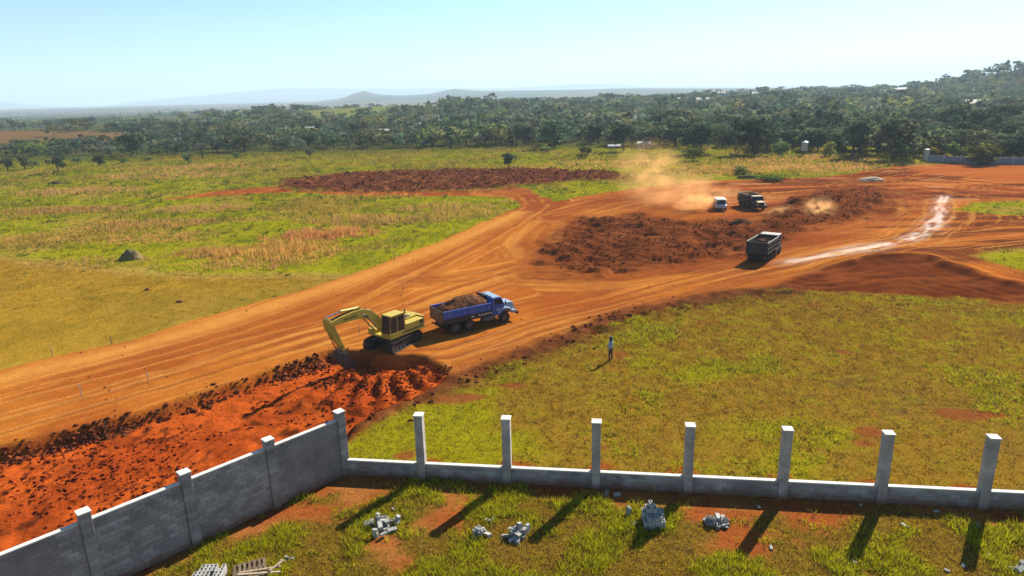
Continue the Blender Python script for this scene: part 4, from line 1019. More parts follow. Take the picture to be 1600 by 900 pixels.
        h = MB().prism(hp, -.62, .62).build('hood', hoodm, c, bevel=.07)
        MB().box((3.625, 0, 1.22), (.03, .9, .5)).build('grille', M_CHASSIS, h)
        for s in (-1, 1):
            MB().hexa([(1.4, s * 1.065 - .008, 1.78), (2.22, s * 1.065 - .008, 1.78), (2.22, s * 1.065 + .008, 1.78), (1.4, s * 1.065 + .008, 1.78), (1.4, s * 1.065 - .008, 2.28), (2.02, s * 1.065 - .008, 2.28), (2.02, s * 1.065 + .008, 2.28), (1.4, s * 1.065 + .008, 2.28)]).build('side_window', M_GLASS, c)
            d = MB().box((1.83, s * 1.058, 1.3), (.95, .014, .86)).build('door', cabm, c, bevel=.004)
            MB().box((1.5, s * 1.075, 1.58), (.16, .02, .03)).build('handle', M_CHROME, d)
            if extra:
                for kx, kw in ((1.62, .1), (1.76, .13), (1.93, .12), (2.07, .1)): MB().box((kx, s * 1.068, 1.33), (kw, .008, .16)).build('door_lettering', M_WHITE, d)
            fp = [(1.75, .75), (1.8, 1.02), (2.0, 1.2), (2.35, 1.27), (2.75, 1.2), (2.95, 1.0), (3.05, .8), (3.5, .8), (3.5, 1.02), (3.1, 1.1), (2.95, 1.28), (2.6, 1.4), (2.1, 1.4), (1.8, 1.25), (1.7, 1.0)]
            MB().prism(fp, s * .88 - .27, s * .88 + .27).build('fender', hoodm if extra else cabm, c, bevel=.03)
            MB().tube((3.5, s * .85, 1.02), (3.58, s * .85, 1.02), .11, n=12).build('headlight', M_LAMP, c)
            MB().box((2.35, s * 1.3, 1.95), (.05, .14, .36)).build('mirror', M_CHASSIS, c, bevel=.02)
        MB().box((3.68, 0, .72), (.14, 2.3, .24)).build('bumper', M_CHASSIS, c, bevel=.03)
    if extra:
        MB().tube((1.02, .75, 1.0), (1.02, .75, 2.55), .06, n=10).build('exhaust', M_GREY2, t)
        MB().tube((.98, -.2, 2.38), (.98, 1.15, 2.42), .13, n=10).build('tarpaulin_roll', M_RUBBER, t)
        for kx, kw in ((-.95, .28), (-.35, .16), (-.14, .16), (.08, .2), (.32, .14), (.52, .2), (.78, .22)):
            for s in (-1, 1): MB().box((kx + .1, s * (W + .045), z0 + .2), (kw, .012, .12)).build('side_lettering', M_WHITE, body)
    return t, (x0 + .02, x1 - .08, W - .07, z0, z1)

def place_load(t, dims, seed, col, zmax, frac=.72):
    x0, x1, hw, z0, z1 = dims
    o = soil_load(t, x0, x1, hw, z0 + (z1 - z0) * frac, zmax, seed, col)
    o.parent = None; o.location = t.location; o.rotation_euler = t.rotation_euler; o.scale = t.scale
    return o

bx_, by_ = -3.1, 52.95
t1, dm = dump_truck('dump_truck', (bx_, by_, zat(bx_, by_) - .03), math.radians(32), 'blue bonneted dump truck loaded with soil beside the excavator', M_BLUE, M_SUNLIT_BLUE, M_BLUE, M_RUSTY, M_BLUE, 8)
t1.scale = (.95, .95, .95)
o = place_load(t1, dm, 4, (.24, .105, .055), 2.75, .74); tag(o, 'heaped brown soil filling the body of the blue truck', 'soil')
x_, y_ = 28.2, 73.9
t2, dm = dump_truck('dump_truck', (x_, y_, zat(x_, y_) - .03), math.radians(54), 'dark grey dump truck driving away beside the tilled ground', M_GREY2, M_WHITE, M_GREY, M_GREY, None, 7, cabover=True, extra=False, body_h=1.35)
t2.scale = (.92, .92, .92)
o = place_load(t2, dm, 6, (.035, .03, .027), 2.3, .55); tag(o, 'dark load lying in the body of the grey truck', 'soil')
x_, y_ = 37.9, 106.2
t3, dm = dump_truck('dump_truck', (x_, y_, zat(x_, y_) - .03), math.radians(-84), 'dark dump truck with cream orange bonnet coming through the dust', M_GREY, M_CREAM, M_GREY, M_GREY, None, 7, extra=False, body_h=1.4)
t3.scale = (.86, .86, .86)
o = place_load(t3, dm, 8, (.05, .045, .035), 2.35, .5); tag(o, 'dark load lying in the body of the truck in the dust', 'soil')

def van(loc, rz):
    t = empty('white_van', loc, rz, 'small white van following the dark truck through the dust', 'van')
    L, W = 4.2, .86
    pr = [(-2.05, .42), (2.0, .42), (2.1, .8), (1.95, 1.05), (1.55, 1.2), (1.05, 1.86), (.8, 1.98), (-1.85, 1.98), (-2.05, 1.8), (-2.1, 1.0)]
    b = MB().prism(pr, -W, W).build('body', M_WHITE, t, bevel=.08)
    MB().hexa([(1.60, -.72, 1.24), (1.60, .72, 1.24), (1.54, .72, 1.22), (1.54, -.72, 1.22), (1.11, -.68, 1.84), (1.11, .68, 1.84), (1.04, .68, 1.83), (1.04, -.68, 1.83)]).build('windscreen', M_GLASS, b)
    MB().box((-2.09, 0, 1.48), (.03, 1.3, .46)).build('rear_window', M_GLASS, b)
    MB().box((-2.12, 0, .56), (.12, 1.7, .2)).build('rear_bumper', M_GREY2, b, bevel=.02)
    MB().box((2.08, 0, .56), (.14, 1.7, .2)).build('front_bumper', M_GREY2, b, bevel=.02)
    for s in (-1, 1):
        for x, w in ((-1.35, .9), (-.3, .85), (.62, .7)): MB().box((x, s * (W + .004), 1.5), (w, .012, .44)).build('side_window', M_GLASS, b)
        MB().box((-2.1, s * .74, 1.05), (.04, .14, .34)).build('tail_light', M_RED, b)
        MB().box((2.06, s * .66, .92), (.06, .26, .16)).build('headlight', M_LAMP, b)
        d = MB().box((.62, s * (W + .003), .95), (.86, .012, .6)).build('door', M_WHITE, b, bevel=.004)
        MB().box((.3, s * (W + .015), 1.12), (.14, .02, .03)).build('handle', M_CHASSIS, d)
        MB().box((1.1, s * (W + .12), 1.3), (.08, .14, .16)).build('mirror', M_CHASSIS, b)
        for x in (-1.3, 1.25):
            MB().tube((x, s * (W - .22), .36), (x, s * (W + .005), .36), .37, n=18).build('wheel_arch', M_CHASSIS, b)
            wheel(t, x, s * (W - .07), .32, .18)
    return t
x_, y_ = 32.6, 105.4
van((x_, y_, zat(x_, y_) - .02), math.radians(-98)).scale = (.9, .9, .9)

def excavator(loc, rz, rt):
    t = empty('excavator', loc, rz, 'yellow tracked excavator digging beside the blue truck', 'excavator')
    # tracks
    for s in (-1, 1):
        R, hl = .40, 1.62
        path = []
        for i in range(13):
            a = -math.pi / 2 + math.pi * i / 12; path.append((hl + math.cos(a) * R, .46 + math.sin(a) * R))
        for i in range(13):
            a = math.pi / 2 + math.pi * i / 12; path.append((-hl + math.cos(a) * R, .46 + math.sin(a) * R))
        rot = Matrix.Rotation(rt, 3, 'Z')
        mb = MB(); P = path + [path[0]]
        tot = 0; nxt = 0.0; step = .185
        for (xa, za), (xb, zb) in zip(P[:-1], P[1:]):
            l = math.hypot(xb - xa, zb - za); an = math.atan2(zb - za, xb - xa)
            mb_c = ((xa + xb) / 2, (za + zb) / 2)
            while nxt <= tot + l:
                k = (nxt - tot) / max(l, 1e-6); px, pz = xa + (xb - xa) * k, za + (zb - za) * k
                R3 = rot @ Matrix.Rotation(-an, 3, 'Y')
                mb.box(rot @ Vector((px, s * 1.12, pz)), (.165, .6, .05), R3)
                mb.box(rot @ Vector((px - math.sin(an) * -.0, s * 1.12, pz)) + R3 @ Vector((.04, 0, -.045)), (.03, .6, .05), R3)
                nxt += step
            tot += l
        e = empty('track'); e.parent = t
        mb.build('track_shoes', M_CHASSIS, e)
        fr = MB(); fr.box(rot @ Vector((0, s * 1.12, .46)), (3.1, .34, .36), rot)
        for x in (-hl, hl): fr.tube(rot @ Vector((x, s * 1.12 - .2, .46)), rot @ Vector((x, s * 1.12 + .2, .46)), .34, n=18)
        for i in range(6): fr.tube(rot @ Vector((-1.2 + .48 * i, s * 1.12 - .18, .2)), rot @ Vector((-1.2 + .48 * i, s * 1.12 + .18, .2)), .12, n=10)
        fr.build('track_frame', M_GREY, e)
    MB().box((0, 0, .62), (1.9, 1.5, .4), Matrix.Rotation(rt, 3, 'Z')).build('undercarriage', M_GREY, t, bevel=.03)
    MB().tube((0, 0, .8), (0, 0, 1.06), .66, n=24).build('turntable', M_CHASSIS, t)
    # upper body
    d = MB(); d.box((-.55, 0, 1.15), (3.9, 2.6, .18)); dk = d.build('deck', M_YELLOW, t, bevel=.03)
    # engine house, sides with panels
    for s in (-1, 1):
        x0 = -2.35
        x1 = -.28 if s == 1 else .55
        p = MB().box(((x0 + x1) / 2, s * .92, 1.58), (x1 - x0, .76, .68)).build('side_housing', M_YELLOW, t, bevel=.05)
        for i in range(2): MB().box((x0 + .55 + .85 * i, s * 1.304, 1.58), (.7, .012, .48)).build('panel_door', M_YELLOW, p, bevel=.004)
        MB().box((x0 + .32, s * 1.312, 1.68), (.42, .01, .3)).build('vent_grille', M_CHASSIS, p)
    MB().hexa([(-2.3, -.53, 1.24), (-.5, -.53, 1.24), (-.5, .53, 1.24), (-2.3, .53, 1.24), (-2.2, -.5, 2.08), (-.75, -.5, 2.08), (-.75, .5, 2.08), (-2.2, .5, 2.08)]).build('engine_hood', M_YELLOW, t, bevel=.06)
    MB().box((-1.3, .2, 2.10), (.7, .5, .05)).build('hood_vent', M_CHASSIS, t)
    MB().tube((-1.75, -.3, 2.05), (-1.75, -.3, 2.5), .06, n=10).build('exhaust', M_GREY, t)
    n = 9; prof = []
    cw = [(-2.36, 1.3)] + [(-2.36 - .42 * math.cos(-math.pi / 2 + math.pi * (i + .5) / n), 1.3 * -math.sin(-math.pi / 2 + math.pi * (i + .5) / n) * .98) for i in range(n)] + [(-2.36, -1.3)]
    vs = [(x, y, 1.08) for x, y in cw] + [(x + (.08 if x < -2.4 else 0), y, 2.0) for x, y in cw]
    k = len(cw); fs = [(i, (i + 1) % k, k + (i + 1) % k, k + i) for i in range(k)] + [tuple(range(k - 1, -1, -1)), tuple(range(k, 2 * k))]
    MB().add(vs, fs).build('counterweight', M_YELLOW, t, bevel=.04)
    MB().box((-2.82, 0, 1.55), (.02, 1.0, .3)).build('rear_decal', M_CHASSIS, t)
    # cab: posts, roof, glass
    cx0, cx1, cy0, cy1 = -.22, 1.48, .30, 1.30
    c = empty('cab', (0, 0, 0)); c.parent = t
    MB().box(((cx0 + cx1) / 2, (cy0 + cy1) / 2, 1.38), (cx1 - cx0, cy1 - cy0, .28)).build('cab_base', M_YELLOW, c, bevel=.03)
    MB().prism([(cx0, 2.88), (cx1 - .25, 2.88), (cx1 - .12, 2.9), (cx1 - .2, 2.97), (cx0 + .05, 2.97)], cy0 - .03, cy1 + .03).build('cab_roof', M_YELLOW, c, bevel=.03)
    po = MB()
    for y in (cy0 + .03, cy1 - .03):
        po.box((cx0 + .05, y, 2.2), (.1, .06, 1.36))
        po.tube((cx1 - .04, y, 1.5), (cx1 - .2, y, 2.9), .035, n=6)
        po.box((cx0 + .85, y, 2.2), (.06, .06, 1.36))
        po.box(((cx0 + cx1) / 2, y, 2.85), (cx1 - cx0 - .3, .06, .08))
    po.build('cab_posts', M_YELLOW, c)
    for y, nm in ((cy1 - .022, 'side_glass'), (cy0 + .022, 'side_glass')):
        MB().hexa([(cx0 + .1, y - .006, 1.54), (cx1 - .08, y - .006, 1.54), (cx1 - .08, y + .006, 1.54), (cx0 + .1, y + .006, 1.54), (cx0 + .1, y - .006, 2.82), (cx1 - .22, y - .006, 2.82), (cx1 - .22, y + .006, 2.82), (cx0 + .1, y + .006, 2.82)]).build(nm, M_GLASS, c)
    MB().hexa([(cx1 - .05, cy0 + .07, 1.54), (cx1 - .035, cy0 + .07, 1.54), (cx1 - .035, cy1 - .07, 1.54), (cx1 - .05, cy1 - .07, 1.54), (cx1 - .21, cy0 + .07, 2.84), (cx1 - .195, cy0 + .07, 2.84), (cx1 - .195, cy1 - .07, 2.84), (cx1 - .21, cy1 - .07, 2.84)]).build('front_glass', M_GLASS, c)
    MB().box((cx0 + .02, (cy0 + cy1) / 2, 2.2), (.02, cy1 - cy0 - .16, 1.2)).build('rear_glass', M_GLASS, c)
    MB().box((.55, .8, 1.85), (.5, .5, .5)).build('operator_seat', M_CHASSIS, c, bevel=.08)
    hr = MB()
    for a, b in (((cx1 + .02, cy1, 1.4), (cx1 - .1, cy1 + .06, 2.5)), ((1.4, -.7, 1.24), (1.4, -.7, 2.0)), ((1.4, -.7, 2.0), (.7, -.7, 2.0)), ((.7, -.7, 2.0), (.7, -.7, 1.24))): hr.tube(a, b, .022, n=6)
    hr.build('handrail', M_GREY2, t)
    MB().box((1.0, -.95, 1.42), (.8, .7, .36)).build('tool_locker', M_YELLOW, t, bevel=.04)
    # boom, arm, bucket, in the plane y = -.1
    yb = -.12
    def beam(pts, hw, y, w):
        up = []; dn = []
        for i, (p, h) in enumerate(zip(pts, hw)):
            a = Vector(pts[max(0, i - 1)]); b = Vector(pts[min(len(pts) - 1, i + 1)]); dd = (b - a).normalized(); nn = Vector((-dd.y, dd.x))
            up.append((p[0] + nn.x * h, p[1] + nn.y * h)); dn.append((p[0] - nn.x * h, p[1] - nn.y * h))
        return MB().prism(dn + up[::-1], y - w / 2, y + w / 2)
    foot, apex, tip = (.75, 1.75), (2.75, 3.35), (6.05, 3.40)
    bp = [foot, (1.55, 2.62), (2.25, 3.2), (2.95, 3.45), (3.8, 3.52), (5.0, 3.5), tip]
    bm_ = beam(bp, [.2, .3, .36, .38, .33, .26, .18], yb, .42).build('boom', M_YELLOW, t, bevel=.02)
    for kx in np.linspace(3.55, 4.75, 7): MB().box((kx, yb + .214, 3.48 + .0 * kx), (.11, .006, .16)).build('boom_lettering', M_DARKTEXT, bm_)
    for s in (-1, 1):
        e = MB().tube((1.25, yb + s * .42, 1.5), (1.95, yb + s * .42, 2.25), .1, n=12).build('boom_cylinder', M_YELLOW, t)
        MB().tube((1.9, yb + s * .42, 2.2), (2.75, yb + s * .42, 3.2), .055, n=10).build('rod', M_CHROME, e)
    MB().tube((2.75, yb - .5, 3.22), (2.75, yb + .5, 3.22), .07, n=10).build('boom_pin', M_CHASSIS, t)
    wrist = (4.95, 1.12)
    hd = (6.3, 3.95)
    arm = beam([hd, (6.05, 3.35), (5.55, 2.35), wrist], [.1, .33, .24, .14], yb, .34).build('arm', M_YELLOW, t, bevel=.02)
    e = MB().tube((3.2, yb, 3.95), (4.9, yb, 4.12), .11, n=12).build('arm_cylinder', M_YELLOW, t)
    MB().tube((4.85, yb, 4.115), (6.28, yb, 4.0), .06, n=10).build('rod', M_CHROME, e)
    MB().prism([(2.95, 3.7), (3.35, 3.75), (3.25, 4.05), (3.1, 4.05)], yb - .16, yb + .16).build('cylinder_bracket', M_YELLOW, t)
    e = MB().tube((6.36, yb, 3.55), (5.95, yb, 2.35), .09, n=12).build('bucket_cylinder', M_YELLOW, t)
    MB().tube((5.97, yb, 2.4), (5.5, yb, 1.2), .05, n=10).build('rod', M_CHROME, e)
    hs = MB()
    for dy in (-.07, 0, .07):
        P_ = [(.95, 2.35), (1.7, 3.1), (2.5, 3.72), (3.6, 3.92), (4.8, 3.84), (5.8, 3.72)]
        for (xa, za), (xb, zb) in zip(P_[:-1], P_[1:]): hs.tube((xa, yb + dy, za), (xb, yb + dy, zb), .025, n=5)
    hs.build('hydraulic_hoses', M_RUBBER, t)
    MB().box((cx1 - .05, cy1 + .2, 2.5), (.05, .14, .28)).build('mirror', M_CHASSIS, c)
    MB().box((2.9, yb + .30, 3.35), (.12, .12, .1)).build('work_light', M_LAMP, t)
    MB().box((-1.05, 1.318, 1.32), (2.4, .01, .10)).build('side_stripe', M_CHASSIS, t)
    MB().tube((-1.2, -.5, 2.15), (-1.2, .5, 2.15), .03, n=6).build('hood_rail', M_GREY2, t)
    lk = MB()
    for s in (-1, 1): lk.tube((5.5, yb + s * .2, 1.2), (5.15, yb + s * .2, 1.5), .05, n=8); lk.tube((5.5, yb + s * .2, 1.2), (5.25, yb + s * .2, .82), .05, n=8)
    lk.tube((5.5, yb - .25, 1.2), (5.5, yb + .25, 1.2), .06, n=8); lk.build('bucket_linkage', M_GREY2, t)
    # bucket: two cheeks and a curved shell open toward the machine
    sh = [(4.95, 1.12), (5.3, .98), (5.42, .6), (5.36, .2), (5.1, -.12), (4.75, -.24), (4.4, -.2)]
    inn = [(4.9, 1.02), (5.2, .9), (5.31, .58), (5.26, .24), (5.05, -.03), (4.74, -.14), (4.42, -.12)]
    q = len(sh); vs = []; fs = []
    for y in (yb - .56, yb + .56): vs += [(x, y, z) for x, z in sh] + [(x, y, z) for x, z in inn]
    for i in range(q - 1):
        fs += [(i, i + 1, 2 * q + i + 1, 2 * q + i), (q + i + 1, q + i, 3 * q + i, 3 * q + i + 1), (i, q + i, q + i + 1, i + 1), (2 * q + i + 1, 3 * q + i + 1, 3 * q + i, 2 * q + i)]
    fs += [(0, 2 * q, 3 * q, q), (q - 1, 2 * q - 1, 4 * q - 1, 3 * q - 1)]
    bk = MB().add(vs, fs).build('bucket', M_GREY, t)
    for s in (-1, 1): MB().prism([(4.4, -.2), (4.75, -.24), (5.1, -.12), (5.36, .2), (5.42, .6), (5.3, .98), (4.95, 1.12), (4.75, .7), (4.5, .25)], yb + s * .575 - .02, yb + s * .575 + .02).build('bucket_cheek', M_GREY, bk)
    for i in range(5): MB().hexa([(4.44, yb - .5 + .25 * i - .05, -.2), (4.44, yb - .5 + .25 * i + .05, -.2), (4.44, yb - .5 + .25 * i + .05, -.1), (4.44, yb - .5 + .25 * i - .05, -.1), (4.22, yb - .5 + .25 * i - .03, -.2), (4.22, yb - .5 + .25 * i + .03, -.2), (4.22, yb - .5 + .25 * i + .03, -.17), (4.22, yb - .5 + .25 * i - .03, -.17)]).build('tooth', M_GREY2, bk)
    return t
excavator((-9.1, 48.75, zat(-9.1, 48.75) - .03), math.atan2(-.80, -.60), math.radians(10)).scale = (.94, .94, .94)

# ------------------------------------------------------------------ the person
def person(loc, rz):
    J = {'pelvis': ((0, 0, .93), (.15, .12)), 'waist': ((.01, 0, 1.08), (.14, .105)), 'chest': ((.0, 0, 1.30), (.17, .115)), 'neckb': ((.0, 0, 1.45), (.085, .075)),
         'neck': ((.01, 0, 1.52), (.055, .055)), 'skull': ((.03, 0, 1.62), (.082, .098)), 'crown': ((.02, 0, 1.71), (.06, .075)), 'nose': ((.125, 0, 1.61), (.018, .018)),
         'hl': ((.0, .10, .88), (.095, .10)), 'kl': ((.03, .12, .49), (.065, .068)), 'al': ((-.01, .13, .10), (.045, .05)), 'tl': ((.14, .15, .035), (.04, .035)),
         'hr': ((.0, -.10, .88), (.095, .10)), 'kr': ((.02, -.13, .49), (.065, .068)), 'ar': ((-.03, -.15, .10), (.045, .05)), 'tr': ((.12, -.18, .035), (.04, .035)),
         'sl': ((.0, .20, 1.40), (.07, .07)), 'el': ((-.06, .33, 1.14), (.05, .05)), 'wl': ((.08, .24, .97), (.033, .033)), 'pl': ((.13, .20, .93), (.035, .02)),
         'sr': ((.0, -.20, 1.40), (.07, .07)), 'er': ((.02, -.27, 1.12), (.05, .05)), 'wr': ((.22, -.24, 1.05), (.033, .033)), 'pr': ((.29, -.23, 1.05), (.035, .02))}
    E = [('pelvis', 'waist'), ('waist', 'chest'), ('chest', 'neckb'), ('neckb', 'neck'), ('neck', 'skull'), ('skull', 'crown'), ('skull', 'nose'),
         ('pelvis', 'hl'), ('hl', 'kl'), ('kl', 'al'), ('al', 'tl'), ('pelvis', 'hr'), ('hr', 'kr'), ('kr', 'ar'), ('ar', 'tr'),
         ('chest', 'sl'), ('sl', 'el'), ('el', 'wl'), ('wl', 'pl'), ('chest', 'sr'), ('sr', 'er'), ('er', 'wr'), ('wr', 'pr')]
    for s in ('l', 'r'):
        b = Vector(J['p' + s][0]); w = Vector(J['w' + s][0]); d = (b - w).normalized(); sd = Vector((0, 0, 1)).cross(d).normalized()
        for i, (o, ln) in enumerate(((-.032, .075), (-.011, .085), (.011, .08), (.032, .065))):
            J[f'f{s}{i}'] = (tuple(b + sd * o * 1.2 + d * ln * .6), (.0095, .0095)); J[f'g{s}{i}'] = (tuple(b + sd * o * 1.3 + d * ln + Vector((0, 0, -.035))), (.008, .008))
            E += [('p' + s, f'f{s}{i}'), (f'f{s}{i}', f'g{s}{i}')]
        J[f't{s}0'] = (tuple((b + w) / 2 + sd * .055 * (1 if s == 'l' else -1)), (.011, .011)); E += [('p' + s, f't{s}0')]
    keys = list(J); ix = {k: i for i, k in enumerate(keys)}
    me = bpy.data.meshes.new('skeleton'); me.from_pydata([J[k][0] for k in keys], [(ix[a], ix[b]) for a, b in E], [])
    o = bpy.data.objects.new('tmp_body', me); COL.objects.link(o)
    sk = o.modifiers.new('skin', 'SKIN'); sk.use_smooth_shade = True
    if not me.skin_vertices: return None
    for i, k in enumerate(keys):
        v = me.skin_vertices[0].data[i]; v.radius = J[k][1]; v.use_root = (k == 'pelvis')
    ss = o.modifiers.new('sub', 'SUBSURF'); ss.levels = 2; ss.render_levels = 2
    dg = bpy.context.evaluated_depsgraph_get(); dg.update()
    bm_ = bpy.data.meshes.new_from_object(o.evaluated_get(dg)); bm_.name = 'body'
    bpy.data.objects.remove(o)
    skin = mat('skin', (.22, .11, .065), .6, noise=.05); shirt = mat('shirt_cloth', (.56, .64, .70), .85, noise=.1, scale=8)
    trou = mat('trouser_cloth', (.085, .055, .045), .9, noise=.2, scale=8); shoe = mat('boot_leather', (.04, .025, .02), .7)
    bm_.materials.clear()
    for q in (skin, shirt, trou, shoe): bm_.materials.append(q)
    for p in bm_.polygons:
        c = p.center; arm = abs(c.y) > .17 or c.x > .17
        p.material_index = 3 if c.z < .11 else 2 if (c.z < .94 and not (arm and c.z > .86)) else 0 if c.z > 1.475 or (arm and c.z < 1.13 and abs(c.y) > .18 and c.x > -.02) else 1
        p.use_smooth = True
    t = empty('person', loc, rz, 'person in pale shirt, dark trousers and blue cap standing on the grass', 'person')
    mesh_obj('body', bm_, None, t)
    # cap with brim and neck cloth
    cb = MB(); n = 18; vs = []; fs = []
    for j, (r, z) in enumerate(((.112, 1.66), (.114, 1.70), (.10, 1.755), (.06, 1.785), (.01, 1.795))):
        for i in range(n): vs.append((.015 + math.cos(6.2832 * i / n) * r * 1.08, math.sin(6.2832 * i / n) * r, z))
    for j in range(4):
        for i in range(n): fs.append((j * n + i, j * n + (i + 1) % n, (j + 1) * n + (i + 1) % n, (j + 1) * n + i))
    cb.add(vs, fs); capm = mat('cap_cloth', (.012, .05, .13), .85, noise=.1)
    cap = cb.build('cap', capm, t, smooth=True)
    MB().hexa([(.10, -.085, 1.655), (.22, -.05, 1.635), (.22, .05, 1.635), (.10, .085, 1.655), (.10, -.085, 1.668), (.22, -.05, 1.645), (.22, .05, 1.645), (.10, .085, 1.668)]).build('brim', capm, cap)
    nb = MB(); vs = []; fs = []
    for j, (r, z) in enumerate(((.113, 1.69), (.12, 1.58), (.135, 1.46))):
        for i in range(11): a = math.radians(95 + 17 * i); vs.append((.015 + math.cos(a) * r, math.sin(a) * r, z))
    for j in range(2):
        for i in range(10): fs.append((j * 11 + i, j * 11 + i + 1, (j + 1) * 11 + i + 1, (j + 1) * 11 + i))
    nb.add(vs, fs); nb.build('neck_cloth', capm, cap, smooth=True)
    return t
(pp,) = [(6.77, 44.57)]
person((pp[0], pp[1], zat(*pp) - .01), math.radians(135))

# ------------------------------------------------------------------ trees
M_BARK = mat('bark', (.075, .055, .04), .95, noise=.3, scale=6, spec=.1)
LEAF = leaf_mat('leaves', trans=.42, var=.42)
LEAF_FAR = leaf_mat('leaves_far', trans=.42, var=0)

def crown_np(rg, shape, n, leaf):
    """leaf faces spread through the lobes of a crown of unit height 1 (z 0..1), radius about .5; returns V, F, tint factor"""
    lobes = []
    if shape == 'round':
        for i in range(9):
            a = rg.uniform(0, 6.283); r = rg.uniform(.12, .30); lobes.append((math.cos(a) * r, math.sin(a) * r, rg.uniform(.24, .82), rg.uniform(.17, .27), rg.uniform(.13, .2)))
        lobes.append((0, 0, .75, .24, .2))
    elif shape == 'flat':
        for i in range(10):
            a = rg.uniform(0, 6.283); r = rg.uniform(.1, .40); lobes.append((math.cos(a) * r, math.sin(a) * r, rg.uniform(.38, .88), rg.uniform(.14, .24), rg.uniform(.10, .16)))
    elif shape == 'tall':
        for i in range(9):
            a = rg.uniform(0, 6.283); r = rg.uniform(.02, .15); z = rg.uniform(.15, .95); lobes.append((math.cos(a) * r, math.sin(a) * r, z, rg.uniform(.1, .18) * (1.25 - .6 * z), rg.uniform(.10, .16)))
    else:                                                      # bush
        for i in range(8):
            a = rg.uniform(0, 6.283); r = rg.uniform(.1, .36); lobes.append((math.cos(a) * r, math.sin(a) * r, rg.uniform(.2, .7), rg.uniform(.16, .28), rg.uniform(.16, .26)))
    L = np.array(lobes); w = L[:, 3] ** 2; pickl = rg.choice(len(L), n, p=w / w.sum())
    d = rg.normal(0, 1, (n, 3)); d /= np.linalg.norm(d, axis=1)[:, None]
    d[:, 2] = np.where(rg.uniform(0, 1, n) < .55, np.abs(d[:, 2]), d[:, 2])
    rr = rg.uniform(.55, 1.06, n) ** .6
    q = L[pickl]
    P = np.stack([q[:, 0] + d[:, 0] * rr * q[:, 3], q[:, 1] + d[:, 1] * rr * q[:, 3], q[:, 2] + d[:, 2] * rr * q[:, 4]], -1)
    nrm = d + rg.normal(0, .38, (n, 3)); nrm /= np.linalg.norm(nrm, axis=1)[:, None]
    t = np.cross(nrm, rg.normal(0, 1, (n, 3))); t /= np.linalg.norm(t, axis=1)[:, None] + 1e-9; b = np.cross(nrm, t)
    s = leaf * rg.uniform(.5, 1.3, n)[:, None]
    V = np.stack([P - t * s, P - b * s * .6, P + t * s, P + b * s * .6], 1)
    V = V + rg.normal(0, leaf * .25, V.shape)
    tint = rg.uniform(.65, 1.35, n) * (.8 + .4 * rg.uniform(0, 1, len(L))[pickl])
    return V, tint

def trunk_mb(rg, shape):
    mb = MB()
    hb = {'round': .42, 'flat': .6, 'tall': .8, 'bush': .3}[shape]; r = .028 if shape != 'bush' else .02
    bend = Vector((rg.uniform(-.05, .05), rg.uniform(-.05, .05), 0)); mid = Vector((0, 0, hb * .5)) + bend
    mb.tube((0, 0, -.03), mid, r * 1.2, r * .9, 7); mb.tube(mid, Vector((0, 0, hb)) + bend * .5, r * .9, r * .6, 7)
    for i in range(5):
        a = i * 1.256 + rg.uniform(-.4, .4); f = rg.uniform(.55, 1.0); s = mid.lerp(Vector((0, 0, hb)), f * .9)
        ln = {'round': .26, 'flat': .36, 'tall': .14, 'bush': .28}[shape]
        e = s + Vector((math.cos(a) * ln, math.sin(a) * ln, rg.uniform(.14, .26))); mb.tube(s, e, r * .45, r * .16, 5)
    return mb

KINDS_ = {}
BASE = {'round': (.155, .22, .115), 'flat': (.20, .26, .13), 'tall': (.12, .19, .115), 'bush': (.29, .36, .08)}
for shape, cnt, n, lf in (('round', 4, 620, .062), ('flat', 3, 480, .06), ('tall', 3, 380, .05), ('bush', 3, 360, .075)):
    KINDS_[shape] = []
    for v in range(cnt):
        rg = np.random.default_rng(100 + v + 17 * len(shape))
        V, tn = crown_np(rg, shape, n, lf)
        Vv = V.reshape(-1, 3); me = np_mesh('crown', Vv, np.arange(len(Vv)).reshape(-1, 4))
        add_col(me, 'tint', np.repeat(np.array(BASE[shape])[None] * tn[:, None], 4, 0)); me.materials.append(LEAF)
        tm = trunk_mb(rg, shape).mesh('trunk'); tm.materials.append(M_BARK)
        KINDS_[shape].append((me, tm))

def tree(name, x, y, h, w, shape, label, group=None, v=None, lean=0, cat='tree'):
    me, tm = KINDS_[shape][random.randrange(len(KINDS_[shape])) if v is None else v]
    e = empty(name, (x, y, zat(x, y) - .05), random.uniform(0, 6.28), label, cat, group)
    e.rotation_euler = (lean, 0, e.rotation_euler[2]); e.scale = (w, w, h)
    for nm, q in (('trunk', tm), ('crown', me)):
        o = bpy.data.objects.new(nm, q); COL.objects.link(o); o.parent = e
    return e

